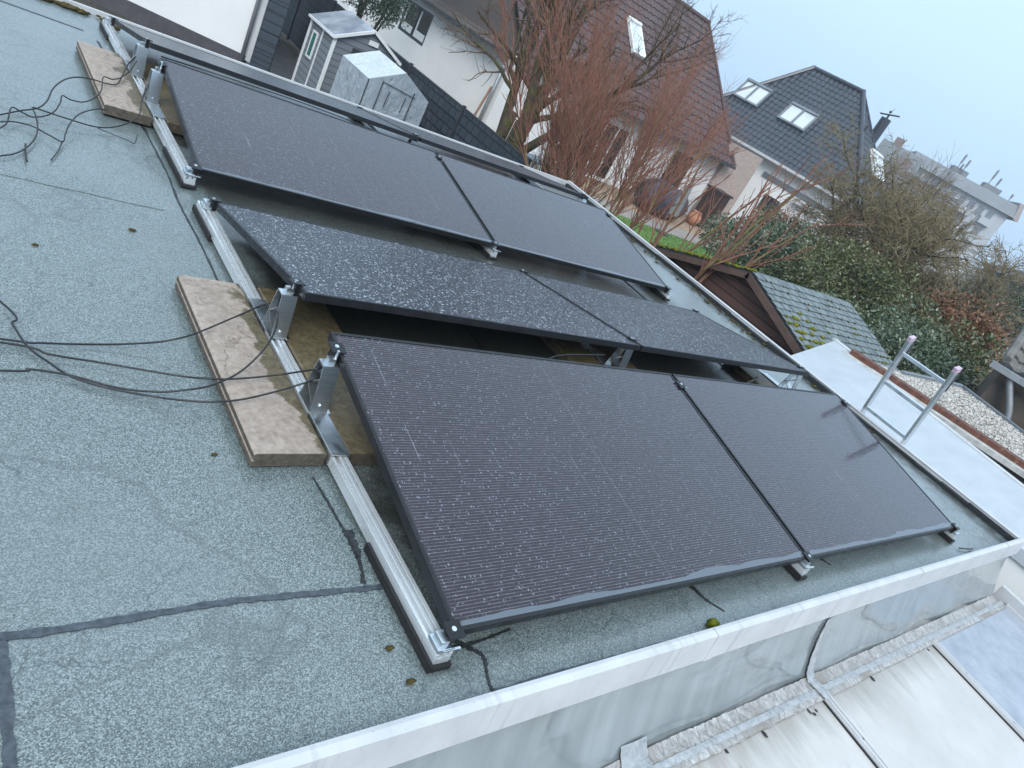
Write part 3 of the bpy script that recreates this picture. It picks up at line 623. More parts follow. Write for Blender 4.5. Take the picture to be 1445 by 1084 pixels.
# ---------------------------------------------------------------- generic builders
def wall_with_holes(mb, A, B, z0, z1, th, holes):
    """wall from A to B (plan), holes = [(s0,s1,za,zb)] in metres along; thickness goes to the left of AB"""
    A = np.array(A[:2], float); B = np.array(B[:2], float); L = np.linalg.norm(B - A); d = (B - A) / L; nl = np.array([-d[1], d[0]])
    ss = sorted({0, L, *[h[0] for h in holes], *[h[1] for h in holes]}); zs = sorted({z0, z1, *[h[2] for h in holes], *[h[3] for h in holes]})
    for i in range(len(ss) - 1):
        for j in range(len(zs) - 1):
            sm, zm = (ss[i] + ss[i + 1]) / 2, (zs[j] + zs[j + 1]) / 2
            if any(h[0] < sm < h[1] and h[2] < zm < h[3] for h in holes): continue
            p = A + d * ss[i]; q = A + d * ss[i + 1]
            vs = [(*p, zs[j]), (*q, zs[j]), (*(q + nl * th), zs[j]), (*(p + nl * th), zs[j]), (*p, zs[j + 1]), (*q, zs[j + 1]), (*(q + nl * th), zs[j + 1]), (*(p + nl * th), zs[j + 1])]
            mb.add(vs, [(0, 1, 5, 4), (2, 3, 7, 6), (1, 2, 6, 5), (3, 0, 4, 7), (4, 5, 6, 7), (3, 2, 1, 0)])
class Frame:   # local frame on a wall: s along, t outward, z up
    def __init__(s, A, B):
        s.A = np.array(A[:2], float); B = np.array(B[:2], float); s.L = np.linalg.norm(B - s.A); s.d = (B - s.A) / s.L; s.o = np.array([s.d[1], -s.d[0]])
    def box(s, mb, s0, s1, t0, t1, z0, z1):
        vs = [(*(s.A + s.d * a + s.o * b), c) for c in (z0, z1) for b in (t0, t1) for a in (s0, s1)]
        mb.add(vs, [(0, 2, 3, 1), (4, 5, 7, 6), (0, 1, 5, 4), (2, 6, 7, 3), (0, 4, 6, 2), (1, 3, 7, 5)])
def window(root, inv, F, s0, s1, z0, z1, fm, sashes=2, depth=.10, sill=True, label=None, name='window', fw=.07):
    mb = MB()
    F.box(mb, s0, s1, -depth, -depth + .06, z0, z0 + fw); F.box(mb, s0, s1, -depth, -depth + .06, z1 - fw, z1)
    for k in range(sashes + 1):
        c = s0 + (s1 - s0) * k / sashes; a = max(s0, c - fw / 2) if 0 < k < sashes else (s0 if k == 0 else s1 - fw); F.box(mb, a, a + fw, -depth + .001, -depth + .059, z0 + fw, z1 - fw)
    w_ = mb.build(name, fm, root); w_.matrix_parent_inverse = inv
    if label: w_['label'] = label
    g = MB(); F.box(g, s0 + .02, s1 - .02, -depth + .015, -depth + .03, z0 + .02, z1 - .02); g.build('pane', M['dark_glass'], w_)
    if sill:
        g = MB(); F.box(g, s0 - .05, s1 + .05, -depth + .06, .05, z0 - .04, z0 - .003); g.build('sill', M['slate_trim'], w_)
    return w_
def tile_mesh(O, U, V_, poly, tw, tl, amp, lift=.03, seg=5, jit=.004):
    """overlapping pantiles on a slope; O origin, U along eave, V_ up slope; poly convex in (u,v) ccw; tiles clipped to it"""
    O = np.array(O, float); U = np.array(U, float); V_ = np.array(V_, float); N = np.cross(U, V_); N /= np.linalg.norm(N)
    P = np.array(poly, float); um, vm = P.max(0); u0, v0 = P.min(0)
    def inside(u, v):
        for i in range(len(P)):
            a = P[i]; b = P[(i + 1) % len(P)]
            if (b[0] - a[0]) * (v - a[1]) - (b[1] - a[1]) * (u - a[0]) < -1e-6: return False
        return True
    def span(v):   # u-interval of the polygon at height v
        xs = []
        for i in range(len(P)):
            a = P[i]; b = P[(i + 1) % len(P)]
            if (a[1] - v) * (b[1] - v) <= 0 and abs(a[1] - b[1]) > 1e-9: xs.append(a[0] + (b[0] - a[0]) * (v - a[1]) / (b[1] - a[1]))
        return (min(xs), max(xs)) if len(xs) > 1 else None
    mb = MB(); j = 0; v = v0
    while v < vm - .02:
        sp_ = span(min(v + tl * .5, vm - .01))
        if sp_:
            i0 = math.floor(sp_[0] / tw); i1 = math.ceil(sp_[1] / tw)
            for i in range(i0, i1):
                a, b = max(i * tw, sp_[0]), min((i + 1) * tw, sp_[1])
                if b - a < .03: continue
                dz = random.uniform(-jit, jit); vs = []
                ve = min(v + tl * 1.12, vm + .02)
                for vv, hh_ in ((v, lift), (v, lift - .02), (ve, .004)):
                    for s_ in range(seg):
                        f = s_ / (seg - 1); u = a + (b - a) * f; ph = (u - i * tw) / tw
                        w_ = amp * (math.sin(ph * 2 * math.pi) * .5 + .5 * max(0, math.sin(ph * math.pi * 1.0)) * .6)
                        vs.append(O + U * u + V_ * vv + N * (w_ + hh_ + dz))
                mb.add(vs, [(s_ + seg, s_ + 1 + seg, s_ + 1, s_) for s_ in range(seg - 1)] + [(s_, s_ + 1, 2 * seg + s_ + 1, 2 * seg + s_) for s_ in range(seg - 1)])
        v += tl; j += 1
    return mb
def ridge_tiles(p, q, r=.11, L=.36):
    p = np.array(p, float); q = np.array(q, float); n = max(1, int(np.linalg.norm(q - p) / L)); mb = MB()
    for k in range(n):
        a = p + (q - p) * k / n; b = p + (q - p) * (k + 1.12) / n; mb.tube([a, b], [r * .92, r], 8)
    return mb
def tilemat(name, c1, c2, rough, var=14):
    t = NT(name); v = t.pos(); n = t.noise(v, .8, 4, .6); n2 = t.noise(v, var, 3, .6)
    f = t.math('ADD', t.math('MULTIPLY', n, .4), t.math('MULTIPLY', n2, .6)); c = t.ramp(f, [(.3, c1), (.7, c2)])
    return t.fin(c, rough, 0, t.bump(t.noise(v, 60, 2), .2, .004), .5)
M['tile_dark'] = tilemat('anthracite tiles', (.026, .031, .042), (.060, .068, .086), .30)
M['tile_red'] = tilemat('weathered purple brown tiles', (.042, .024, .025), (.105, .056, .055), .5)
M['tile_brown'] = tilemat('grey brown tiles', (.07, .058, .054), (.13, .112, .104), .6)
def brick_mat(name, c1, c2, mortar, bw, rh):
    t = NT(name); v = t.pos(); x, y, z = t.sep(v); cb = t.node('ShaderNodeCombineXYZ'); t.l.new(t.math('ADD', x, t.math('MULTIPLY', y, .55)), cb.inputs[0]); t.l.new(z, cb.inputs[1])
    b = t.node('ShaderNodeTexBrick'); t.l.new(cb.outputs[0], b.inputs['Vector']); b.inputs['Scale'].default_value = 1; b.inputs['Brick Width'].default_value = bw; b.inputs['Row Height'].default_value = rh; b.inputs['Mortar Size'].default_value = .012
    b.inputs['Color1'].default_value = (*c1, 1); b.inputs['Color2'].default_value = (*c2, 1); b.inputs['Mortar'].default_value = (*mortar, 1)
    return t.fin(b.outputs[0], .85, 0, t.bump(b.outputs[1], -.4, .01))
M['brick'] = brick_mat('pale pink brick', (.42, .31, .27), (.50, .38, .33), (.36, .32, .30), .24, .08)
M['siding'] = brick_mat('dark blue grey cladding', (.040, .052, .070), (.052, .065, .085), (.012, .015, .02), 6.0, .20)
M['stone_grey'] = worn('grey cladding', (.13, .15, .17), (.19, .21, .23), .6, 2, 0, .1, 60)
def mkroot(name, at, label, cat, group=None):
    o = empty(name, at, label, cat, group); return o, Matrix.Translation(-Vector(at))
def part(mb, name, mat, root, inv, **k):
    lab = k.pop('label', None); o = mb.build(name, mat, root, **k); o.matrix_parent_inverse = inv
    if lab: o['label'] = lab
    return o

# ---------------------------------------------------------------- white building beyond the far edge, left
r, inv = mkroot('white_building', (2, 17.5, GZ), 'white rendered building behind the farthest panel row, dark plinth and corner downpipe', 'building')
P1 = np.array([2.77, 16.95]); P2 = np.array([4.63, 16.05]); d = (P2 - P1) / np.linalg.norm(P2 - P1); PA = P1 - d * 9; PB = P2 + d * .42
F = Frame(PA, P2); Lw = F.L
mb = MB(); wall_with_holes(mb, PA, P2, GZ + .34, 2.2, .3, [(Lw - 1.75, Lw - .85, -.72, .6), (Lw - 5.6, Lw - 4.3, -.7, .6)]); part(mb, 'wall', M['white_paint'], r, inv)
mb = MB(); F.box(mb, 0, Lw + .0, -.3, .025, GZ, GZ + .338); part(mb, 'plinth', worn('dark plinth', (.05, .045, .05), (.085, .08, .085), .7, 4), r, inv)
window(r, inv, F, Lw - 1.75, Lw - .85, -.72, .6, M['white_pvc'], 1); window(r, inv, F, Lw - 5.6, Lw - 4.3, -.7, .6, M['white_pvc'], 2)
mb = MB(); F.box(mb, Lw + .002, Lw + .11, -.25, .03, GZ + .25, 2.2); part(mb, 'corner_trim', M['white_trim'], r, inv)
mb = MB(); c = P2 - d * .06 + F.o * .09; mb.tube([(*c, GZ + .02), (*c, 2.2)], .045, 10); part(mb, 'downpipe', M['zinc'], r, inv, smooth=True)
mb = MB()
for k in range(12):
    z0 = GZ + .06 + .23 * k; F.box(mb, Lw + .112, Lw + .52, -.2, .015, z0, z0 + .21)
part(mb, 'cladding', M['siding'], r, inv, label='dark blue grey boards at the right corner', bevel=.008)
mb = MB(); F.box(mb, Lw + .112, Lw + .5, -.18, .0, GZ, 2.2); part(mb, 'cladding_back', M['slate_trim'], r, inv)
mb = MB(); q = PA - F.o * 6; mb.add([(*(PA + F.o * .4), 2.2), (*(PB + F.o * .4), 2.2), (*(PB - F.o * 6), 2.2), (*(PA - F.o * 6), 2.2), (*(PA + F.o * .4), 2.35), (*(PB + F.o * .4), 2.35), (*(PB - F.o * 6), 2.35), (*(PA - F.o * 6), 2.35)], [(3, 2, 1, 0), (4, 5, 6, 7), (0, 1, 5, 4), (1, 2, 6, 5), (2, 3, 7, 6), (3, 0, 4, 7)])
part(mb, 'roof', M['slate_trim'], r, inv)
mb = MB(); wall_with_holes(mb, P2 - F.o * .3, P2 - F.o * 6, GZ, 2.2, .3, []); wall_with_holes(mb, P2 - F.o * 6, PA - F.o * 6, GZ, 2.2, .3, []); part(mb, 'back_wall', M['white_paint'], r, inv)

# ---------------------------------------------------------------- dark fence along the boundary
t = NT('woven dark grey strips'); v = t.pos(); x, y, z = t.sep(v); cb = t.node('ShaderNodeCombineXYZ'); t.l.new(y, cb.inputs[0]); t.l.new(z, cb.inputs[1])
b = t.node('ShaderNodeTexBrick'); t.l.new(cb.outputs[0], b.inputs['Vector']); b.inputs['Scale'].default_value = 1; b.inputs['Brick Width'].default_value = .25; b.inputs['Row Height'].default_value = .19; b.inputs['Mortar Size'].default_value = .016
b.inputs['Color1'].default_value = (.035, .045, .058, 1); b.inputs['Color2'].default_value = (.055, .068, .085, 1); b.inputs['Mortar'].default_value = (.012, .015, .019, 1)
M['fence'] = t.fin(b.outputs[0], .45, 0, t.bump(b.outputs[1], -.8, .02))
r, inv = mkroot('garden_fence', (7.4, 17, GZ), 'long dark grey garden fence of woven strips beside the shed and greenhouse', 'fence')
yy = 9.3
while yy < 29.5:
    x = 7.40 + max(0, yy - 16) * .035; x2 = 7.40 + max(0, yy + 2.5 - 16) * .035
    mb = MB(); wall_with_holes(mb, (x2, yy + 2.46), (x, yy + .04), GZ + .05, -.66, .03, []); part(mb, 'fence_panel', M['fence'], r, inv)
    mb = MB(); mb.bar((x2 + .0, yy + 2.46, -.645), (x + .0, yy + .04, -.645), .05, .03); part(mb, 'top_rail', M['slate_trim'], r, inv)
    mb = MB(); mb.box(x - .03, x + .03, yy - .03, yy + .03, GZ, -.60); part(mb, 'fence_post', M['slate_trim'], r, inv); yy += 2.5

# ---------------------------------------------------------------- plastic garden shed
sx0, sx1, sy0, sy1, ze = 5.66, 7.12, 14.45, 15.8, -.72
r, inv = mkroot('garden_shed', ((sx0 + sx1) / 2, (sy0 + sy1) / 2, GZ), 'grey plastic garden shed with white corner trim and a small green pane', 'shed')
M['shed'] = brick_mat('grey shed boards', (.17, .19, .215), (.19, .21, .235), (.09, .10, .115), 5, .13)
mb = MB(); mb.box(sx0, sx1, sy0, sy1, GZ, ze); xm = (sx0 + sx1) / 2; zr = -.36
mb.prism([(sx0, ze), (sx1, ze), (xm, zr)], lambda a, b_, d_: (a, d_, b_), sy1, sy0); part(mb, 'wall', M['shed'], r, inv)
mb = MB()
for s_ in (-1, 1):
    xe = xm + s_ * (xm - sx0 + .07); zE = ze - .035
    mb.prism([(xm, zr + .02), (xe, zE), (xe, zE + .035), (xm, zr + .055)][::s_], lambda a, b_, d_: (a, d_, b_), sy1 + .08, sy0 - .06)
t = NT('glossy shed roof'); v = t.pos(); part(mb, 'roof', t.fin(t.ramp(t.noise(v, 2, 4), [(.35, (.18, .20, .24)), (.65, (.36, .38, .43))]), .16, 0, t.bump(t.noise(v, 3, 2), .2, .05)), r, inv)
for s_ in (-1, 1):
    mb = MB(); xe = xm + s_ * (xm - sx0 + .08); mb.bar((xm, sy0 - .075, zr + .03), (xe, sy0 - .075, ze - .02), .03, .06, (0, 0, 1))
    mb.bar((xe, sy0 - .07, ze - .02), (xe, sy1 + .08, ze - .02), .03, .05); part(mb, 'roof_trim', M['white_pvc'], r, inv)
mb = MB(); mb.box(xm - .05, xm + .05, sy1 + .05, sy1 + .12, zr + .03, zr + .13); part(mb, 'ridge_end', M['white_pvc'], r, inv)
for a in ([(x - .03, x + .03, y - .03, y + .03, GZ, ze - .03) for x, y in ((sx0, sy0), (sx1, sy0), (sx0, sy1))] + [(sx0 - .012, sx0 + .01, sy0 + .62, sy0 + .67, GZ, ze - .02)]):
    mb = MB(); mb.box(*a); part(mb, 'corner_trim', M['white_pvc'], r, inv)
mb = MB(); y0, y1, z0, z1 = sy0 + .82, sy0 + 1.10, -1.50, -.93
for a in ((y0, y0 + .04, z0, z1), (y1 - .04, y1, z0, z1), (y0 + .04, y1 - .04, z0, z0 + .04), (y0 + .04, y1 - .04, z1 - .04, z1)): mb.box(sx0 - .03, sx0 - .001, *a)
wn = part(mb, 'window', M['white_pvc'], r, inv); mb = MB(); mb.box(sx0 - .02, sx0 - .004, y0 + .03, y1 - .03, z0 + .03, z1 - .03); mb.build('pane', worn('green pane', (.01, .10, .07), (.02, .16, .11), .15, 5), wn)
mb = MB(); mb.box(sx0 + .42, sx1 - .25, sy0 - .02, sy0 - .003, GZ + .05, -.80); part(mb, 'door', M['slate_trim'], r, inv)
mb = MB(); mb.box(xm - .02, xm + .2, sy0 - .03, sy0 - .004, -.62, -.52); part(mb, 'vent', M['white_pvc'], r, inv)

# ---------------------------------------------------------------- foil greenhouse
t = NT('milky foil'); v = t.pos(); n = t.noise(v, 5, 4, .6, 1.5)
M['foil'] = t.fin(t.ramp(n, [(.35, (.50, .55, .57)), (.65, (.57, .62, .64))]), .30, 0, t.bump(t.noise(t.scale(v, 1, 1, .6), 6, 4, .55, 1.8), .8, .05), .6)
t = NT('clear foil sides'); v = t.pos()
M['foil2'] = t.fin(t.ramp(t.noise(v, 4, 4, .6, 1.5), [(.35, (.30, .35, .40)), (.65, (.38, .43, .48))]), .28, 0, t.bump(t.noise(t.scale(v, 1, 1, .5), 6, 4, .55, 1.8), .8, .05), .6)
gx0, gx1, gy0, gy1, ge, gr = 5.37, 6.70, 11.95, 13.25, -.82, -.48; gm = (gx0 + gx1) / 2
r, inv = mkroot('foil_greenhouse', (gm, 12.6, GZ), 'small greenhouse covered in creased milky foil in front of the shed', 'greenhouse')
def fold(A_, B_, C_, D_, n_=14, amp=.02):
    A_, B_, C_, D_ = [np.array(p, float) for p in (A_, B_, C_, D_)]; nr = np.cross(B_ - A_, D_ - A_); nr /= np.linalg.norm(nr); mb = MB(); vs = []
    for j in range(n_ + 1):
        for i in range(n_ + 1):
            u, v_ = i / n_, j / n_; e_ = min(u, 1 - u, v_, 1 - v_)
            vs.append((A_ * (1 - u) + B_ * u) * (1 - v_) + (D_ * (1 - u) + C_ * u) * v_ + nr * (random.uniform(-amp, amp) * min(1, e_ * 5) - amp * 1.2 * math.sin(math.pi * u) * math.sin(math.pi * v_)))
    mb.add(vs, [(j * (n_ + 1) + i, j * (n_ + 1) + i + 1, (j + 1) * (n_ + 1) + i + 1, (j + 1) * (n_ + 1) + i) for j in range(n_) for i in range(n_)]); return mb
for A_, B_, C_, D_ in (((gx0, gy0, ge), (gm, gy0, gr), (gm, gy1, gr), (gx0, gy1, ge)), ((gm, gy0, gr), (gx1, gy0, ge), (gx1, gy1, ge), (gm, gy1, gr))): part(fold(A_, B_, C_, D_), 'roof_foil', M['foil'], r, inv, smooth=True)
part(fold((gx0, gy1, GZ), (gx0, gy0, GZ), (gx0, gy0, ge), (gx0, gy1, ge)), 'side_foil', M['foil2'], r, inv, smooth=True)
part(fold((gx1, gy0, GZ), (gx1, gy1, GZ), (gx1, gy1, ge), (gx1, gy0, ge)), 'side_foil', M['foil2'], r, inv, smooth=True)
fr = fold((gx0, gy0, GZ), (gx1, gy0, GZ), (gx1, gy0, ge), (gx0, gy0, ge)); fr.add([(gx0, gy0, ge), (gx1, gy0, ge), (gm, gy0, gr)], [(0, 1, 2)]); part(fr, 'front_foil', M['foil2'], r, inv, smooth=True)
bk = MB(); bk.add([(gx1, gy1, GZ), (gx0, gy1, GZ), (gx0, gy1, ge), (gm, gy1, gr), (gx1, gy1, ge)], [(0, 1, 2, 3, 4)]); part(bk, 'back_foil', M['foil2'], r, inv)
mb = MB()
for x in (gx0 + .28, gx1 - .36): mb.bar((x, gy0 - .02, GZ), (x, gy0 - .02, ge + .06), .014, .014, (0, 1, 0))
for x in (gx0 + .45, gx1 - .52): mb.bar((x, gy0 - .025, ge - .38), (x + .02, gy0 - .025, ge - .08), .012, .012, (0, 1, 0))
mb.bar((gx0 + .28, gy0 - .02, ge + .05), (gx1 - .3, gy0 - .02, ge - .03), .01, .01); mb.bar((gx0, gy0 - .01, GZ), (gx0, gy0 - .01, ge), .016, .016, (0, 1, 0))
part(mb, 'zip', M['slate_trim'], r, inv)

# ---------------------------------------------------------------- long white house (H1) with gable-clad wing (H2)
wx = 14.0 + CP[0]; y19 = 19.2 + CP[1]
r, inv = mkroot('long_white_house', (wx + 3, 27, GZ), 'long white rendered house wall behind the fence with a dark framed double window', 'house')
A_ = (wx, 41.0); B_ = (wx, y19); F = Frame(A_, B_); s_of = lambda y: A_[1] - y
ybw = [14.0 / math.tan(R2(a)) + CP[1] for a in (27.8, 29.8)]
s0, s1 = s_of(ybw[0]), s_of(ybw[1])
zt_, zb_ = 1.475 - math.hypot(14, 25.6) * math.tan(R2(3.2)), 1.475 - math.hypot(14, 25.6) * math.tan(R2(5.3))
mb = MB(); wall_with_holes(mb, A_, B_, GZ, .22, .3, [(s0, s1, zb_, zt_)]); part(mb, 'wall', M['white_paint'], r, inv)
window(r, inv, F, s0, s1, zb_, zt_, M['slate_trim'], 2, .06, False, fw=.09); 
mb = MB()
for k in (0, 1):
    a = s0 + .12 + k * (s1 - s0) / 2; F.box(mb, a, a + .10, -.05, -.02, zb_ + .1, zt_ - .1); F.box(mb, a + .10, a + (s1 - s0) / 2 - .2, -.05, -.02, zb_ + .1, zb_ + .34)
part(mb, 'window_sash', M['white_pvc'], r, inv)
sl = math.atan2(1.0, 3.9); L_ = math.hypot(3.9, 1.0)
part(tile_mesh((wx - .45, 41, .14), (0, -1, 0), (math.cos(sl), 0, math.sin(sl)), [(0, 0), (41 - y19, 0), (41 - y19, L_), (0, L_)], .30, .42, .035), 'roof', M['tile_brown'], r, inv)
mb = MB(); mb.bar((wx - .50, 41, .13), (wx - .50, y19 - .05, .13), .10, .08); part(mb, 'gutter', M['slate_trim'], r, inv)
mb = MB(); mb.tube([(wx - .12, y19 + .18, GZ), (wx - .12, y19 + .18, .0)], .06, 10); mb.tube([(wx - .12, y19 + .18, -.3), (wx - .12, y19 + .18, -.18)], .10, 10); part(mb, 'downpipe', M['zinc'], r, inv, smooth=True)
mb = MB(); wall_with_holes(mb, (wx + .302, y19 + .003), (wx + 3.4, y19 + .003), GZ, .1, .3, []); part(mb, 'end_wall', M['white_paint'], r, inv)

ye = 19.0 + CP[1]; xl, xr = 14.2 + CP[0], 26.0 + CP[0]; zE, zR, rr = .15, 4.42, 5.0
r, inv = mkroot('tiled_house', ((xl + xr) / 2, 21, GZ), 'large house with a steep purple brown tiled roof behind the bare red shrub', 'house')
yw = 19.5 + CP[1]; A_ = (xl + .3, yw); B_ = (xr - .25, yw); F = Frame(A_, B_)
dx_ = lambda az: (19.5 * math.tan(R2(az)) + CP[0]) - A_[0]
def dz_(az, el): return 1.475 + 19.5 / math.cos(R2(az)) * math.tan(R2(el))
holes = [(dx_(38.0), dx_(39.4), -1.55, -.15), (dx_(43.4), dx_(46.2), GZ + .05, -.35), (dx_(49.6), dx_(51.3), GZ + .05, -.2)]
mb = MB(); wall_with_holes(mb, A_, B_, GZ, .35, .3, holes); part(mb, 'wall', M['white_paint'], r, inv)
window(r, inv, F, *holes[0], M['slate_trim'], 1, .12, True); window(r, inv, F, *holes[1], M['white_pvc'], 3, .12, False, name='patio_door'); window(r, inv, F, *holes[2], M['white_pvc'], 1, .1, False, name='patio_door')
sl = math.atan2(zR - zE, rr); L_ = math.hypot(zR - zE, rr); up = (0, math.cos(sl), math.sin(sl))
part(tile_mesh((xl, ye, zE), (1, 0, 0), up, [(0, 0), (xr - xl, 0), (xr - xl - .25, L_), (0, L_)], .30, .36, .045, .035), 'roof', M['tile_red'], r, inv, label='steep purple brown pantiles')
mb = MB(); O = Vector((xl, ye, zE - .03)); 
mb.add([(xl, ye, zE - .04), (xr, ye, zE - .04), (xr - .2, ye + rr, zR - .04), (xl, ye + rr, zR - .04), (xr, ye + 2 * rr, zE), (xl, ye + 2 * rr, zE)], [(0, 1, 2, 3), (3, 2, 4, 5)]); part(mb, 'roof_underlay', M['slate_trim'], r, inv)
mb = MB(); wall_with_holes(mb, (xr - .3, yw + .304), (xr - .3, yw + 9), GZ, .3, .3, []); mb.prism([(yw - .1, .25), (yw + 9, .25), (ye + rr, zR - .2)], lambda a, b_, d_: (d_, a, b_), xr - .6, xr - .3)
part(mb, 'gable_wall', M['white_paint'], r, inv)
mb = MB(); wall_with_holes(mb, (xl + .296, yw + 9), (xl + .296, yw + .304), GZ, .35, .25, []); part(mb, 'side_wall', M['white_paint'], r, inv)
mb = MB(); mb.prism([(yw - .1, .0), (yw + 9, .0), (ye + rr, zR - .12)], lambda a, b_, d_: (d_, a, b_), xl + .0, xl + .25); part(mb, 'gable_cladding', M['tile_brown'], r, inv)
part(ridge_tiles((xl, ye + rr, zR + .02), (xr - .2, ye + rr, zR + .02)), 'ridge_tiles', M['tile_red'], r, inv)
part(ridge_tiles((xr - .02, ye, zE + .05), (xr - .22, ye + rr, zR + .05), .07), 'verge_tiles', M['tile_red'], r, inv)
mb = MB(); mb.bar((xl, ye - .06, zE - .04), (xr, ye - .06, zE - .04), .13, .11); part(mb, 'gutter', M['slate_trim'], r, inv)
M['pale_pane'] = worn('pale glossy pane', (.50, .54, .56), (.62, .66, .68), .08, 1.2, 0, .01, 4, .8)  # pale glossy skylight panes, nearly even in colour
def skylight(root, inv, O, U, V_, u0, u1, v0, v1, sash=2, fm=None, nm='skylight'):
    O = np.array(O, float); U = np.array(U, float); V_ = np.array(V_, float); N = np.cross(U, V_); N /= np.linalg.norm(N)
    Mx = Matrix(((U[0], V_[0], N[0], O[0]), (U[1], V_[1], N[1], O[1]), (U[2], V_[2], N[2], O[2]), (0, 0, 0, 1)))
    mb = MB(); w_ = .09
    mb.box(u0, u1, v0, v0 + w_, .02, .14, Mx); mb.box(u0, u1, v1 - w_ * 1.3, v1, .02, .17, Mx)
    for k in range(sash + 1):
        c = u0 + (u1 - u0) * k / sash; c = min(max(c - w_ / 2, u0), u1 - w_); mb.box(c, c + w_, v0 + w_, v1 - w_ * 1.3, .02, .135, Mx)
    s_ = mb.build(nm, fm or M['slate_trim'], root); s_.matrix_parent_inverse = inv
    g = MB(); g.box(u0 + .03, u1 - .03, v0 + .03, v1 - .03, .07, .09, Mx); g.build('pane', M['pale_pane'], s_); return s_
def roof_uv(O, U, V_, az, el):
    dr = np.array([math.sin(R2(az)) * math.cos(R2(el)), math.cos(R2(az)) * math.cos(R2(el)), math.sin(R2(el))]); O = np.array(O, float); U = np.array(U); V_ = np.array(V_); N = np.cross(U, V_)
    P = CP + dr * (np.dot(O - CP, N) / np.dot(dr, N)) - O; return np.dot(P, U), np.dot(P, V_)
ou = ((xl, ye, zE), (1, 0, 0), up)
c_ = roof_uv(*ou, 43.1, 1.7); skylight(r, inv, *ou, c_[0] - .36, c_[0] + .36, c_[1] - .75, c_[1] + .7, 1, M['white_pvc'])
# terracotta-toned annex between the houses
mb = MB(); wall_with_holes(mb, (xr - .2, 18.5), (rel(27.95, 0)[0], 18.5), GZ, .9, .3, []); part(mb, 'brick_annex_wall', M['brick'], r, inv, label='pale pink brick wall')
# pergola posts
mb = MB()
for az in (41.3, 42.2, 43.4):
    x = 17.6 * math.tan(R2(az)) + CP[0]; y = 17.6 + CP[1]; mb = MB(); mb.box(x - .05, x + .05, y - .05, y + .05, GZ, -.05); part(mb, 'pergola_post', M['white_trim'], r, inv)
mb = MB(); y = 17.6 + CP[1]; mb.bar((17.6 * math.tan(R2(40.6)) + CP[0], y, .02), (17.6 * math.tan(R2(43.8)) + CP[0], y, .02), .10, .14); part(mb, 'pergola_beam', M['white_trim'], r, inv)

# ---------------------------------------------------------------- anthracite hipped house (H3)
K = np.array([29.3 + CP[0], 15.2 + CP[1]]); df = np.array([-math.sin(R2(12)), math.cos(R2(12))]); di = np.array([math.cos(R2(12)), math.sin(R2(12))]); ra, ri = 3.55, 3.0
z0h, z1h, La, Lr = 1.06, 5.08, 9.1, 6.0
r, inv = mkroot('hipped_house', (*(K + df * 4 + di * 3), GZ), 'white house with a shiny anthracite hipped roof, two double skylights and a chimney', 'house')
P3 = lambda a, i, z: (*(K + df * a + di * i), z)
sl = math.atan2(z1h - z0h, ri); Ls = math.hypot(z1h - z0h, ri); sl2 = math.atan2(z1h - z0h, ra); Ls2 = math.hypot(z1h - z0h, ra)
U = np.array([-df[0], -df[1], 0]); Vv = np.array([di[0] * math.cos(sl), di[1] * math.cos(sl), math.sin(sl)]); O = P3(La, 0, z0h)
part(tile_mesh(O, U, Vv, [(0, 0), (La, 0), (La - ra, Ls), (3.0, Ls)], .235, .275, .042, .03, 6), 'roof', M['tile_dark'], r, inv, label='front slope of shiny anthracite pantiles')
U2 = np.array([di[0], di[1], 0]); V2 = np.array([df[0] * math.cos(sl2), df[1] * math.cos(sl2), math.sin(sl2)]); O2 = P3(0, 0, z0h)
part(tile_mesh(O2, U2, V2, [(0, 0), (Lr, 0), (3.0, Ls2)], .235, .275, .042, .03, 6), 'roof', M['tile_dark'], r, inv)
mb = MB(); q_ = [P3(0, 0, z0h - .03), P3(La, 0, z0h - .03), P3(La - 3, 3, z1h - .03), P3(ra, 3, z1h - .03), P3(0, Lr, z0h - .03), P3(La, Lr, z0h - .03)]
mb.add(q_, [(0, 3, 2, 1), (0, 4, 3), (4, 5, 2, 3), (5, 1, 2), (0, 1, 5, 4)]); part(mb, 'roof_underlay', M['slate_trim'], r, inv)
part(ridge_tiles(P3(0, 0, z0h + .06), P3(ra, 3, z1h + .06), .10, .34), 'hip_tiles', M['tile_dark'], r, inv); part(ridge_tiles(P3(ra, 3, z1h + .05), P3(La - 3, 3, z1h + .05), .10, .34), 'ridge_tiles', M['tile_dark'], r, inv)
part(ridge_tiles(P3(La, 0, z0h + .06), P3(La - 3, 3, z1h + .06), .10, .34), 'hip_tiles', M['tile_dark'], r, inv); part(ridge_tiles(P3(0, Lr, z0h + .03), P3(ra, 3, z1h + .05), .08, .34), 'hip_tiles', M['tile_dark'], r, inv)
for a1, e1, a2, e2 in ((50.9, 1.6, 53.5, 3.0), (54.4, 1.7, 57.1, 3.05)):
    c0 = roof_uv(O, U, Vv, a1, e1); c1 = roof_uv(O, U, Vv, a2, e2); skylight(r, inv, O, U, Vv, c0[0] + .1, c1[0] - .05, c0[1], c1[1], 2, M['stone_grey'])
c0 = roof_uv(O2, U2, V2, 61.6, 1.6); c1 = roof_uv(O2, U2, V2, 62.3, 2.85); print('rw', c0, c1)
c0 = roof_uv(O2, U2, V2, 62.0, 2.1); print('rwc', c0); skylight(r, inv, O2, U2, V2, c0[0] - 1.0, c0[0] + 1.0, c0[1] - .6, c0[1] + .6, 2, M['white_pvc'])
cb_ = K + df * 2.4 + di * 4.2; mb = MB(); mb.tube([(*cb_, 3.3), (*cb_, 4.72)], .23, 14); ch = part(mb, 'chimney', M['tile_dark'], r, inv)
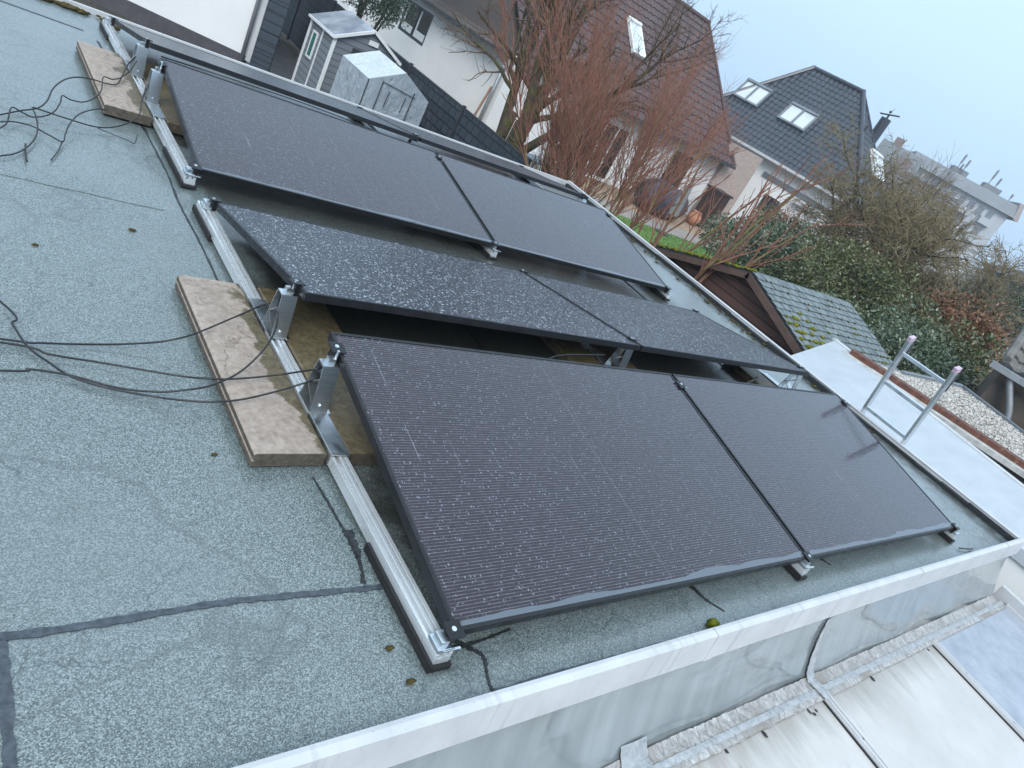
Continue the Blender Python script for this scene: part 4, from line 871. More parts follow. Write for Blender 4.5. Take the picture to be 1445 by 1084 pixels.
mb = MB(); mb.bar((*(cb_ - df * .40 + di * .1), 5.02), (*(cb_ + df * .38), 4.80), .34, .02); mb.tube([(*cb_, 4.72), (*cb_, 4.92)], .05, 6); mb.lump((*(cb_ + df * .02), 5.02), .07, 1, .1); mb.tube([(*cb_, 5.0), (*(cb_ - df * .05), 5.2)], .010, 5); mb.build('chimney_cap', M['slate_trim'], ch)
F = Frame(P3(La - .3, .45, 0), P3(.45, .45, 0))
def f_s(az):   # distance along the front wall at a bearing
    b_ = np.array([math.sin(R2(az)), math.cos(R2(az))]); Mx = np.array([[F.d[0], -b_[0]], [F.d[1], -b_[1]]]); return np.linalg.solve(Mx, CP[:2] - F.A)[0]
w0, w1 = f_s(56.75), f_s(58.0)
mb = MB(); wall_with_holes(mb, F.A, F.A + F.d * F.L, GZ, z0h - .05, .3, [(w0, w1, -1.0, -.25)]); part(mb, 'wall', M['white_paint'], r, inv)
window(r, inv, F, w0, w1, -1.0, -.25, M['slate_trim'], 1, .1, False)
F2 = Frame(P3(.455, .76, 0), P3(.45, Lr - .4, 0)); mb = MB(); wall_with_holes(mb, F2.A, F2.A + F2.d * F2.L, GZ, z0h - .05, .3, []); part(mb, 'side_wall', M['white_paint'], r, inv)
mb = MB(); F.box(mb, -.2, F.L + .3, -.02, .42, z0h - .16, z0h - .06); part(mb, 'soffit', M['white_trim'], r, inv)
mb = MB(); F.box(mb, -.2, F.L + .4, .44, .56, z0h - .08, z0h + .03); part(mb, 'gutter', M['white_trim'], r, inv)
mb = MB(); F.box(mb, f_s(55.9), f_s(62.3), .01, .08, .30, .50); part(mb, 'awning_case', M['stone_grey'], r, inv)
mb = MB(); F.box(mb, f_s(58.8), f_s(60.9), .02, .30, .02, .16); part(mb, 'canopy', M['white_trim'], r, inv)
mb = MB(); q_ = np.array(O) + U * 6.9 + Vv * 3.35; mb.tube([q_, q_ + np.array([0, 0, .25])], .05, 8); part(mb, 'vent_pipe', M['slate_trim'], r, inv)

# ---------------------------------------------------------------- timber gable hut with mossy shingles
Fh = 1.18; hx0, hx1 = 7.72 * Fh + CP[0], 10.4 * Fh + CP[0]; hy = 4.62 * Fh + CP[1]; hz = 1.475 - 9.0 * Fh * math.tan(R2(8.01)); hw = 1.55 * Fh; hd = .33
r, inv = mkroot('timber_hut', ((hx0 + hx1) / 2, hy, GZ), 'low brown timber hut with a mossy grey shingle roof beyond the roof edge', 'hut')
M['hut'] = brick_mat('dark brown boards', (.075, .036, .028), (.105, .052, .040), (.03, .015, .012), 4, .12)
M['hut_trim'] = worn('brown timber', (.06, .034, .026), (.11, .065, .05), .7, 4)
t = NT('grey bitumen shingle'); v = t.pos(); M['shingle'] = t.fin(t.ramp(t.noise(v, 5, 5, .65), [(.3, (.085, .105, .11)), (.7, (.20, .235, .24))]), .55, 0, t.bump(t.noise(v, 120, 2), .4, .004))
sl = math.atan2(.50 * Fh, hw); Ls = math.hypot(.50 * Fh, hw)
roofz_h = lambda y: hz - abs(y - hy) * math.tan(sl)
for s_ in (-1, 1):
    Vh = np.array([0, s_ * math.cos(sl), -math.sin(sl)]); Uh = np.array([1, 0, 0]); N = np.cross(Uh, Vh) * (1 if s_ > 0 else -1); N = N if N[2] > 0 else -N
    mb = MB(); n = 15; dl = Ls / n; row = 0
    for j in range(n):
        off = (j % 2) * .12; u = -off
        while u < hx1 - hx0:
            a, b_ = max(u + .010, 0), min(u + .23, hx1 - hx0)
            if b_ > a + .02:
                base = np.array([hx0, hy, hz]); dzz = random.uniform(0, .006)
                vs = [base + Uh * p_ + Vh * q_ + N * h_ for p_, q_, h_ in ((a, j * dl, .01), (b_, j * dl, .01), (b_, (j + 1) * dl + .015, .024 + dzz), (a, (j + 1) * dl + .015, .024 + dzz), (a, (j + 1) * dl + .015, .006), (b_, (j + 1) * dl + .015, .006))]
                mb.add(vs, [(0, 1, 2, 3), (3, 2, 5, 4)])
            u += .24
    part(mb, 'shingle_roof', M['shingle'], r, inv)
    mb = MB(); base = np.array([hx0, hy, hz]); L3 = hx1 - hx0
    mb.add([base + Uh * a + Vh * b_ + N * c for c in (-.03, .004) for a, b_ in ((0, 0), (L3, 0), (L3, Ls), (0, Ls))], [(3, 2, 1, 0), (4, 5, 6, 7), (0, 1, 5, 4), (1, 2, 6, 5), (2, 3, 7, 6), (3, 0, 4, 7)]); part(mb, 'roof_deck', M['tar'], r, inv)
    mb = MB(); mb.bar(base + Vh * .0 + N * -.065 + Uh * -.02, base + Vh * (Ls + .05) + N * -.065 + Uh * -.02, .03, .09, tuple(N)); part(mb, 'barge_board', M['hut_trim'], r, inv)
    mb = MB()
    for k in range(170 if s_ < 0 else 130):
        u_ = random.uniform(0, L3) ** 1.0; q_ = (Ls * (.35 + .65 * random.random() ** .6)) if s_ < 0 else random.uniform(0, Ls)
        if s_ > 0: u_ = random.uniform(0, .25)
        else:
            u_ = random.choice([random.uniform(.05, .9), random.uniform(0, L3)]); q_ = math.floor(q_ / dl) * dl + .02
        p_ = base + Uh * u_ + Vh * q_ + N * .025; mb.lump(p_, random.uniform(.018, .045) * (1.2 if u_ < .9 else .8), 1, .4, (1, 1, .5))
    part(mb, 'moss_tufts', M['moss'], r, inv, smooth=True)['kind'] = 'stuff'
    if s_ < 0:
        mb = MB()
        for k in range(150):
            p_ = base + Uh * (math.floor(random.uniform(0, L3) / .24) * .24 + .12 * random.randint(0, 1)) + Vh * (random.randint(1, n) * dl + .01) + N * .02; mb.lump(p_, random.uniform(.012, .028), 1, .4, (1, 1.2, .5))
        part(mb, 'dark_moss_tufts', M['dark_moss'], r, inv, smooth=True)['kind'] = 'stuff'
mb = MB(); mb.prism([(hy - hw * .96, roofz_h(hy - hw * .96) - .10), (hy, hz - .10), (hy + hw * .96, roofz_h(hy + hw * .96) - .10), (hy + hw * .96, GZ), (hy - hw * .96, GZ)][::-1], lambda a, b_, d_: (d_, a, b_), hx0 + .14, hx1 - .05); part(mb, 'wall', M['hut'], r, inv)
for a, b_ in ((-.75, .2), (.75, .2)):
    mb = MB(); mb.bar((hx0 + .06, hy + a * hw, GZ), (hx0 + .06, hy + a * hw, roofz_h(hy + a * hw) - .12), .09, .09, (1, 0, 0)); part(mb, 'post', M['hut_trim'], r, inv)
mb = MB(); mb.bar((hx0 + .06, hy - .75 * hw, roofz_h(hy - hw * .75) - .20), (hx0 + .06, hy + .75 * hw, roofz_h(hy - hw * .75) - .20), .08, .12); part(mb, 'tie_beam', M['hut_trim'], r, inv)
mb = MB(); mb.bar((hx0 + .06, hy - .74 * hw, roofz_h(hy - hw * .75) - .7), (hx0 + .06, hy - .35 * hw, roofz_h(hy - hw * .75) - .2), .07, .07, (1, 0, 0)); part(mb, 'brace', M['hut_trim'], r, inv)

# ---------------------------------------------------------------- garage roofs to the right
CZ = -.12
def zq(u, v, z=CZ): q_ = onz(u, v, z); return np.array([q_[0], q_[1]])
T_ = zq(1178, 481); Rr_ = zq(1445, 690); TL = zq(1112, 503); e1 = (Rr_ - T_); e1 /= np.linalg.norm(e1)
pA = TL + (TL - T_) * .12; pB = T_; pC = T_ + e1 * 9; pD = np.array([5.56, pC[1]])
pA = np.array([5.56, pA[1] + (5.56 - pA[0]) * .3])
t = NT('pale wet membrane'); v = t.pos(); n = t.noise(t.scale(v, 1, 3, 1), 2.2, 6, .65)
M['membrane'] = t.fin(t.ramp(n, [(.3, (.38, .41, .44)), (.7, (.47, .50, .53))]), .34, 0, t.bump(t.noise(v, 30, 4), .15, .006), .5)
r, inv = mkroot('white_garage', (6.6, 0, GZ), 'garage with a smooth pale flat roof just right of the roof edge', 'garage')
mb = MB(); pl = [pD, pC, pB, pA]; mb.prism([tuple(p) for p in pl], lambda a, b_, c: (a, b_, c), CZ - .10, CZ); part(mb, 'flat_roof', M['membrane'], r, inv)
mb = MB(); cen = sum(pl) / 4; mb.prism([tuple(cen + (p - cen) * .97) for p in pl], lambda a, b_, c: (a, b_, c), GZ, CZ - .10); part(mb, 'wall', M['white_paint'], r, inv)
nrm = np.array([-e1[1], e1[0]]); nrm = nrm if nrm[0] > 0 else -nrm
mb = MB(); a = pB + nrm * .05 - e1 * .05; mb.bar((*a, CZ - .0), (*(a + e1 * 9), CZ), .10, .03); part(mb, 'roof_lip', M['white_trim'], r, inv)
# second garage: gravel roof with a rusty edge
r, inv = mkroot('gravel_garage', (9, -1, GZ), 'garage with a white gravel roof and a rusty brown edge strip', 'garage')
a0 = zq(1250, 533); a1 = zq(1445, 662); b0 = zq(1272, 527); bm_ = zq(1357, 546); b1 = zq(1445, 608)
ed = (a1 - a0); ed /= np.linalg.norm(ed); a1 = a0 + ed * 9; gd = b1 - bm_; gd /= np.linalg.norm(gd); b1 = b0 + gd * 9
a0 = a0 - ed * .5
mb = MB(); mb.prism([tuple(a1), tuple(b1), tuple(bm_), tuple(b0), tuple(a0)], lambda a, b_, c: (a, b_, c), CZ - .16, CZ - .03); part(mb, 'flat_roof', M['gravelpath'], r, inv)
mb = MB(); q4 = [a1, b1, b0, a0]; cen = sum(q4) / 4; mb.prism([tuple(cen + (p - cen) * .97) for p in q4], lambda a, b_, c: (a, b_, c), GZ, CZ - .16); part(mb, 'wall', M['white_paint'], r, inv)
t = NT('rusty edge'); v = t.pos(); M['rust'] = t.fin(t.ramp(t.noise(v, 14, 5, .7), [(.3, (.05, .018, .012)), (.6, (.14, .05, .03)), (.75, (.26, .19, .12))]), .7, 0, t.bump(t.noise(v, 30, 3), .6, .01))
mb = MB(); mb.bar((*a0, CZ + .01), (*a1, CZ + .01), .16, .12); part(mb, 'rusty_edge', M['rust'], r, inv)
mb = MB(); mb.bar((*bm_, CZ + .0), (*b1, CZ + .0), .06, .07); mb.bar((*b0, CZ), (*bm_, CZ), .06, .07); part(mb, 'far_edge', M['stone_grey'], r, inv)
mb = MB(); mb.bar((*(a0 - nrm * .16), CZ - .02), (*(a1 - nrm * .16), CZ - .02), .14, .06); part(mb, 'near_edge', worn('dirty pale edge', (.30, .29, .26), (.58, .58, .56), .6, 9), r, inv)
# stones
n = 26000; u = rng.random(n) ** 1.0 * .62; w_ = rng.random(n); L9 = 9 * u
base = a0[None] + ed[None] * L9[:, None]; fb = bm_[None] + gd[None] * (L9 - 1.3)[:, None]; fa = b0[None] + (bm_ - b0)[None] * (L9 / 1.3)[:, None]; far = np.where((L9 < 1.3)[:, None], fa, fb); pxy = base + (far - base) * (.06 + .90 * w_)[:, None] + rng.normal(0, .01, (n, 2))
rad = rng.uniform(.012, .024, n); oc = np.array([[1, 0, 0], [-1, 0, 0], [0, 1, 0], [0, -1, 0], [0, 0, 1], [0, 0, -1]], float); fc = np.array([[0, 2, 4], [2, 1, 4], [1, 3, 4], [3, 0, 4], [2, 0, 5], [1, 2, 5], [3, 1, 5], [0, 3, 5]])
V = oc[None] * rad[:, None, None] * rng.uniform(.6, 1.4, (n, 6, 1)); ang = rng.uniform(0, 6.28, n); ca, sa = np.cos(ang), np.sin(ang)
X = V[:, :, 0] * ca[:, None] - V[:, :, 1] * sa[:, None]; Y = V[:, :, 0] * sa[:, None] + V[:, :, 1] * ca[:, None]
V = np.stack([X + pxy[:, 0:1], Y + pxy[:, 1:2], V[:, :, 2] * .7 + CZ - .018 + rad[:, None] * .5], -1)
Fs = (fc[None] + (np.arange(n) * 6)[:, None, None]).reshape(-1, 3)
t = NT('white gravel'); v = t.pos(); gi = t.node('ShaderNodeNewGeometry').outputs['Random Per Island']; M['gravel'] = t.fin(t.ramp(gi, [(0, (.12, .105, .09)), (.35, (.34, .31, .28)), (.75, (.60, .58, .55)), (1, (.26, .20, .15))]), .7)
tag(quads_mesh('roof_gravel', V, Fs, M['gravel']), 'white and grey pebbles covering the garage roof', 'gravel', None, 'stuff')

# ---------------------------------------------------------------- old tiled outhouse with a downpipe at the right frame edge
oh = ond(1410, 516, 14.0); O = np.array([oh[0], oh[1], 1.475 - 14.0 * math.tan(R2(4.75))])
r, inv = mkroot('old_outhouse', (O[0] + 1.5, O[1] - 1, GZ), 'old outhouse at the right frame edge with mossy grey pantiles and a bent downpipe', 'outhouse')
e2 = np.array([.30, -.954, 0]); i2 = np.array([.954, .30, 0]); sl = R2(22); V2 = i2 * math.cos(sl) + np.array([0, 0, math.sin(sl)])
M['tile_old'] = tilemat('old lichen tiles', (.06, .058, .052), (.20, .19, .175), .8, 9)
part(tile_mesh(O + np.array([0, 0, .05]), e2, V2, [(0, 0), (3.5, 0), (3.5, 2.2), (0, 2.2)], .28, .36, .07, .05), 'roof', M['tile_old'], r, inv)
part(ridge_tiles(O + V2 * .0 + np.array([0, 0, .16]) + e2 * .02, O + V2 * 2.2 + np.array([0, 0, .16]) + e2 * .02, .075, .40), 'verge_tiles', M['tile_old'], r, inv)
mb = MB(); mb.bar(O + i2 * -.1 - e2 * .12, O + i2 * -.1 + e2 * 3.5, .12, .10); part(mb, 'gutter', M['zinc'], r, inv)
mb = MB(); q_ = O + i2 * .12 + e2 * .1; vs = [q_, q_ + e2 * 3.4, q_ + e2 * 3.4 + i2 * 2, q_ + i2 * 2]; mb.prism([(p[0], p[1]) for p in vs], lambda a, b_, c: (a, b_, c), GZ, O[2] + .02); part(mb, 'wall', worn('dark timber wall', (.05, .04, .032), (.10, .08, .065), .8, 3), r, inv)
q_ = O + e2 * .28 - i2 * .05; mb = MB(); mb.tube(spline([tuple(q_), tuple(q_ + np.array([0, 0, -.12])), tuple(q_ + e2 * .28 + np.array([0, 0, -.52])), tuple(q_ + e2 * .3 + np.array([0, 0, -.75])), tuple(q_ - e2 * .02 + np.array([0, 0, -.95])), tuple(q_ - e2 * .03 + np.array([0, 0, -2.2 - O[2] * 0]))], 6), .055, 10); part(mb, 'downpipe', M['zinc'], r, inv, smooth=True)
mb = MB(); q_ = O + e2 * .9 - i2 * .2; mb.add([tuple(q_ + np.array([0, 0, -.62])), tuple(q_ + e2 * 3 + np.array([0, 0, -.62])), tuple(q_ + e2 * 3 + i2 * .25 + np.array([0, 0, -.62])), tuple(q_ + i2 * .25 + np.array([0, 0, -.62]))] + [tuple(q_ + np.array([0, 0, GZ - O[2]])), tuple(q_ + e2 * 3 + np.array([0, 0, GZ - O[2]])), tuple(q_ + e2 * 3 + i2 * .25 + np.array([0, 0, GZ - O[2]])), tuple(q_ + i2 * .25 + np.array([0, 0, GZ - O[2]]))], [(0, 1, 2, 3), (4, 5, 1, 0), (7, 4, 0, 3)]); part(mb, 'white_wall', M['white_paint'], r, inv)

# ---------------------------------------------------------------- far buildings
def far_pt(az, d): return np.array([math.sin(R2(az)) * d + CP[0], math.cos(R2(az)) * d + CP[1]])
M['far_white'] = worn('far pale facade', (.40, .42, .45), (.48, .50, .53), .9, .2, 0, 0, 5); M['far_grey'] = worn('far grey roof', (.15, .155, .165), (.20, .205, .215), .7, .3, 0, 0, 5)  # apartment wall and roof tones held close, distance haze painted in
M['far_brown'] = worn('far brown wall', (.20, .16, .15), (.27, .22, .21), .9, .3, 0, 0, 5); M['far_dark'] = worn('far dark window', (.17, .185, .21), (.22, .235, .26), .3, .5, 0, 0, 5)
D = 125.; hz_ = lambda el, d_=D: 1.475 + d_ * math.tan(R2(el))
A_ = far_pt(63.9, D); B_ = far_pt(70.6, D * 1.02); F = Frame(A_, B_); L = F.L
r, inv = mkroot('apartment_block', (*((A_ + B_) / 2), GZ), 'distant white apartment block with a grey mansard roof and aerials', 'apartment block')
zt_, zm_, zb_ = hz_(4.15), hz_(3.35), GZ
mb = MB(); F.box(mb, 0, L, -14, 0, zb_, zm_); part(mb, 'wall', M['far_white'], r, inv)
mb = MB(); mb.prism([(.8, zm_), (-1.6, zt_), (-12, zt_), (-14, zm_)], lambda a, b_, d_: (*(F.A + F.d * d_ + F.o * a), b_), -.5, L + .5); part(mb, 'mansard_roof', M['far_grey'], r, inv)
mb = MB(); mb.prism([(1.0, zm_ - .2), (-1.8, zt_ + .5), (-12, zt_ + .5), (-14, zm_ - .2)], lambda a, b_, d_: (*(F.A + F.d * d_ + F.o * a), b_), L + .5, L + 1.2); part(mb, 'gable_end', M['far_brown'], r, inv)
for k in range(9):
    for zz in range(4):
        s_ = .8 + k * (L - 2) / 9; z_ = zm_ - 1.9 - zz * 2.7
        mb = MB(); F.box(mb, s_, s_ + .9, .0, .04, z_, z_ + 1.3); part(mb, 'window', M['far_dark'], r, inv)
for k in range(4):
    for zz in range(3):
        s_ = 1.9 + k * (L - 2) / 4; z_ = zm_ - 2.6 - zz * 2.7; mb = MB(); F.box(mb, s_ + .2, s_ + 2.0, .05, 1.1, z_, z_ + .95); part(mb, 'balcony', M['far_white'], r, inv)
for s_, hh_ in ((L * .40, 3.0), (L * .46, 2.6), (L * .73, 3.2), (L * .80, 2.4), (L * .43, 1.7), (L * .98, 1.3)):
    mb = MB(); q_ = F.A + F.d * s_ - F.o * 5; mb.tube([(*q_, zt_), (*q_, zt_ + hh_)], .07, 5); mb.tube([(*q_, zt_ + hh_ * .55), (*q_, zt_ + hh_ * .95)], .16, 5); part(mb, 'aerial', M['far_grey'], r, inv)
for s_ in (L * .36, L * .42, L * .70, L * .77):
    mb = MB(); F.box(mb, s_, s_ + 1.5, -7, -4.5, zt_, zt_ + .95); part(mb, 'roof_housing', M['far_grey'], r, inv)
def simple_house(az0, az1, d0, d1, ze_, zr_, depth, roof, wall, label, wins=3, name='far_house'):
    A_ = far_pt(az0, d0); B_ = far_pt(az1, d1); F = Frame(A_, B_); L = F.L
    r, inv = mkroot(name, (*((A_ + B_) / 2), GZ), label, 'house', None)
    mb = MB(); F.box(mb, 0, L, -depth, 0, GZ, ze_); mb.prism([(0, ze_), (-depth / 2, zr_ - .1), (-depth, ze_)], lambda a, b_, d_: (*(F.A + F.d * d_ + F.o * a), b_), 0, L); part(mb, 'wall', wall, r, inv)
    for s_ in (1, -1):
        rise = zr_ - ze_; run = depth / 2; o_ = F.A - F.o * run
        e_ = F.A + F.o * .4 if s_ > 0 else F.A - F.o * (depth + .4); ez = ze_ - .4 * rise / run
        up_ = np.array([*(o_ - e_), zr_ - ez]); Ls_ = np.linalg.norm(up_); up_ = up_ / Ls_; U_ = np.array([*F.d, 0]) if s_ > 0 else -np.array([*F.d, 0]); O_ = np.array([*(e_ + (F.d * -.3 if s_ > 0 else F.d * (L + .3))), ez])
        part(tile_mesh(O_, U_, up_, [(0, 0), (L + .6, 0), (L + .6, Ls_), (0, Ls_)], .6, .5, .06, .05, 4), 'roof', roof, r, inv)
        mb = MB(); q_ = [O_, O_ + U_ * (L + .6), O_ + U_ * (L + .6) + up_ * Ls_, O_ + up_ * Ls_]; mb.add(q_, [(0, 1, 2, 3)]); part(mb, 'roof_underlay', M['slate_trim'], r, inv)
    for k in range(wins):
        s_ = L * (k + .5) / wins - .5; window(r, inv, F, s_, s_ + 1.1, ze_ - 1.7, ze_ - .5, M['white_pvc'], 2, -.02, False)
    q_ = F.A + F.d * L * .3 - F.o * depth * .5; mb = MB(); mb.box(q_[0] - .35, q_[0] + .35, q_[1] - .35, q_[1] + .35, zr_ - .6, zr_ + .7); part(mb, 'chimney', M['far_brown'], r, inv)
simple_house(62.8, 68.6, 56, 58, hz_(.2, 57), hz_(2.75, 60), 8, M['tile_brown'], M['far_white'], 'house with a brown tiled roof behind the twiggy crown, below the apartment block')
simple_house(71.4, 77.0, 50, 46, hz_(.2, 48), hz_(1.05, 50), 7, M['tile_brown'], M['far_white'], 'white house with a grey roof at the right frame edge')
simple_house(61.5, 64.2, 85, 85, hz_(2.6, 85), hz_(3.9, 88), 8, M['far_grey'], M['far_white'], 'far grey roofed house peeping out right of the hipped roof', 2)

# ---------------------------------------------------------------- things on the terrace
def terr(az, d): return (math.sin(R2(az)) * d + CP[0], math.cos(R2(az)) * d + CP[1], GZ + .01)
p_ = terr(39.6, 22.6); r, inv = mkroot('garden_bench', p_, 'white slatted garden bench beside the mossy trunks', 'bench'); r.rotation_euler = (0, 0, R2(-25))
mb = MB(); mb.box(-.6, .6, -.22, .22, .42, .46); mb.build('seat', M['white_pvc'], r)
mb = MB(); mb.bar((-.6, .24, .92), (.6, .24, .92), .05, .06); mb.bar((-.6, .24, .55), (.6, .24, .55), .05, .05)
for k in range(9): mb.bar((-.55 + k * .137, .24, .57), (-.55 + k * .137, .24, .9), .045, .02, (0, 1, 0))
mb.build('backrest', M['white_pvc'], r)
for x in (-.57, .57):
    for y in (-.2, .22): mb = MB(); mb.box(x - .03, x + .03, y - .03, y + .03, 0, .42 if y < 0 else .95); mb.build('leg', M['white_pvc'], r)
    mb = MB(); mb.bar((x, -.22, .66), (x, .22, .66), .05, .04); mb.build('armrest', M['white_pvc'], r)
def blob_thing(name, az, d, mat, label, cat, parts): 
    r, inv = mkroot(name, terr(az, d), label, cat)
    for nm, fn, m_ in parts: mb = MB(); fn(mb); mb.build(nm, m_, r, True)
    return r
M['terracotta'] = worn('terracotta', (.34, .15, .09), (.48, .24, .15), .8, 8); M['tarp'] = worn('dark purple tarpaulin', (.028, .026, .038), (.06, .055, .075), .35, 3, 0, .6, 8); M['blue'] = worn('blue plastic', (.03, .10, .35), (.05, .16, .45), .4, 5)
M['brown_wood'] = worn('dark brown timber', (.035, .018, .014), (.06, .032, .026), .6, 6); M['umb'] = worn('grey parasol cloth', (.17, .18, .20), (.26, .27, .29), .8, 6)
def lathe(mb, prof, n=18):
    k = len(prof); vs = [(r_ * math.cos(2 * math.pi * j / n), r_ * math.sin(2 * math.pi * j / n), z_) for r_, z_ in prof for j in range(n)]
    mb.add(vs, [(i * n + j, i * n + (j + 1) % n, (i + 1) * n + (j + 1) % n, (i + 1) * n + j) for i in range(k - 1) for j in range(n)])
blob_thing('plant_pot', 53.35, 30.0, None, 'round terracotta pot in front of the brown cabinet', 'pot', [('pot', lambda mb: lathe(mb, [(.0, 0), (.16, 0), (.28, .25), (.26, .40), (.18, .53), (.21, .56), (.18, .56), (.14, .42)]), M['terracotta'])])
blob_thing('blue_bin', 39.2, 22.0, None, 'blue and white plastic tub in front of the bench', 'tub', [('tub', lambda mb: mb.box(-.2, .2, -.2, .2, 0, .32), M['white_pvc']), ('lid', lambda mb: mb.box(-.22, .22, -.22, .22, .32, .5), M['blue'])])
r, inv = mkroot('wood_cabinet', terr(53.95, 31.0), 'dark brown wooden cabinet against the brick wall', 'cabinet'); mb = MB(); mb.box(-.45, .45, -.3, .3, .08, 1.5); mb.build('body', M['brown_wood'], r, bevel=.02); mb = MB(); mb.box(-.5, .5, -.36, .36, 1.5, 1.58); mb.build('top', M['brown_wood'], r)
mb = MB(); mb.box(-.01, .01, -.315, -.30, .12, 1.46); mb.build('door_gap', M['tar'], r)
for az, d_, s_, lab in ((50.3, 27.5, (1.1, .8, .62), 'large garden table under a dark tarpaulin, left of the folded parasol'), (51.5, 28.2, (.6, .5, .55), 'smaller heap under a dark tarpaulin behind the folded parasol')):
    mb = MB(); mb.lump((0, 0, .55), 1, 3, .10, (s_[0], s_[1], s_[2])); o = mb.build('covered_furniture', M['tarp'], None, True); o.location = terr(az, d_); tag(o, lab, 'furniture cover')
r, inv = mkroot('folded_parasol', terr(51.85, 24.5), 'grey folded parasol standing at the edge of the lawn', 'parasol'); r.rotation_euler = (0, 0, 0)
mb = MB(); mb.tube([(0, 0, 0), (0, 0, 2.0)], .025, 8); mb.build('pole', M['slate_trim'], r); mb = MB(); lathe(mb, [(.05, .62), (.17, .7), (.16, 1.2), (.10, 1.7), (.02, 1.98)], 10); mb.build('cloth', M['umb'], r); mb = MB(); lathe(mb, [(0, .06), (.25, .05), (.25, 0)], 14); mb.build('base', M['slate_trim'], r)
r, inv = mkroot('garden_table', terr(41.6, 21.0), 'low grey garden table on the terrace by the pergola posts', 'table'); mb = MB(); mb.box(-.8, .8, -.4, .4, .66, .71); mb.build('top', M['stone_grey'], r)
for x in (-.7, .7):
    for y in (-.3, .3): mb = MB(); mb.box(x - .03, x + .03, y - .03, y + .03, 0, .66); mb.build('leg', M['stone_grey'], r)
r, inv = mkroot('orange_pot', terr(39.9, 20.2), 'small orange pot on the terrace beside the fence end', 'pot'); mb = MB(); lathe(mb, [(0, 0), (.12, 0), (.2, .3), (.17, .3), (.1, .1)], 14); mb.build('pot', M['terracotta'], r, True)
mb = MB(); q_ = far_pt(34.5, 16.3); mb.bar((q_[0], q_[1], GZ), (q_[0] + .25, q_[1] - .1, -.15), .03, .05, (0, 1, 0)); tag(mb.build('wooden_pole', worn('raw wood', (.32, .17, .11), (.45, .27, .18), .7, 8)), 'reddish wooden pole leaning at the white house wall behind the fence', 'pole')

# ---------------------------------------------------------------- trees, shrubs, hedges
def barkmat(name, c1, c2, c3=None, msc=5):
    t = NT(name); v = t.pos(); n = t.noise(v, 14, 5, .7); c = t.ramp(n, [(.3, c1), (.7, c2)])
    if c3: c = t.mix(t.sstep(t.noise(v, msc, 4, .6), .46, .6), c, c3)
    return t.fin(c, .85, 0, t.bump(t.noise(t.scale(v, 1, 1, .3), 40, 4), .6, .02), .3)
M['bark'] = barkmat('mossy bark', (.035, .025, .018), (.085, .064, .046), (.07, .068, .022)); M['bark_red'] = barkmat('red brown stems', (.12, .068, .042), (.24, .13, .08), (.20, .16, .07), 2.5)
M['twig_red'] = barkmat('red brown twigs', (.21, .092, .062), (.36, .17, .12)); M['twig_brown'] = barkmat('brown twigs', (.10, .068, .048), (.19, .135, .10)); M['twig_olive'] = barkmat('olive twigs', (.16, .125, .07), (.30, .24, .14))
def grow(mb, p, d, L, r0, depth, spec, out):
    """recursive limb: a wobbly tapered tube, then children along it"""
    n = spec['seg'][depth]; pts = [np.array(p, float)]; d = np.array(d, float); d /= np.linalg.norm(d); dirs = [d]
    for i in range(n):
        d = d + np.array([random.gauss(0, 1), random.gauss(0, 1), random.gauss(0, 1)]) * spec['wob'][depth] + np.array([0, 0, spec['up'][depth]]); d /= np.linalg.norm(d)
        pts.append(pts[-1] + d * L / n); dirs.append(d)
    rs = [r0 * (1 - .8 * i / n) + spec.get('rmin', .0015) for i in range(n + 1)]
    (mb if depth < spec['trunk_levels'] else out).tube(pts, rs, spec['sides'][depth], False)
    if depth + 1 < len(spec['seg']):
        for k in range(spec['kids'][depth]):
            f = random.uniform(spec['from'][depth], .97) * n; i = int(f); t_ = f - i; i = min(i, n - 1)
            q = pts[i] * (1 - t_) + pts[i + 1] * t_; dd = dirs[i]
            sd_ = np.cross(dd, np.array([random.gauss(0, 1), random.gauss(0, 1), random.gauss(0, 1)])); sd_ /= np.linalg.norm(sd_) + 1e-9
            an = R2(random.uniform(*spec['ang'][depth])); nd = dd * math.cos(an) + sd_ * math.sin(an)
            grow(mb, q, nd, L * random.uniform(*spec['len'][depth]) * (1 - .45 * f / n), rs[i] * spec['rk'][depth], depth + 1, spec, out)
def tree(name, at, label, cat, stems, spec, bark, twig, group=None):
    r, inv = mkroot(name, at, label, cat, group); tr, tw = MB(), MB()
    for off, d, L, r0 in stems: grow(tr, np.array(off, float), d, L, r0, 0, spec, tw)
    tr.build('trunk', bark, r, True); tw.build('crown', twig, r, True); return r
S_OLD = dict(seg=[10, 8, 6, 4], wob=[.07, .13, .16, .2], up=[.03, .05, .05, .03], kids=[13, 10, 6], ang=[(22, 55), (25, 60), (25, 60)], len=[(.4, .7), (.35, .6), (.35, .6)], rk=[.5, .5, .55], sides=[8, 5, 3, 3], trunk_levels=2, **{'from': [.35, .2, .2]})
def up_at(az, d): q_ = far_pt(az, d); return (q_[0], q_[1], GZ)
tree('old_tree', up_at(37.7, 16.2), 'straight mossy tree with a sawn stub, left of the leaning trunk', 'tree', [((0, 0, 0), (-.03, .02, 1), 6.6, .13)], S_OLD, M['bark'], M['twig_brown'], 'bare trees by the fence end')
tree('old_tree', up_at(38.7, 15.6), 'thick mossy trunk leaning right behind the fence end', 'tree', [((0, 0, 0), (.16, -.12, 1), 4.6, .22), ((.05, 0, 1.2), (.5, -.38, 1), 4.0, .10), ((0, 0, 1.6), (.05, .1, 1), 4.6, .10)], S_OLD, M['bark'], M['twig_brown'], 'bare trees by the fence end')
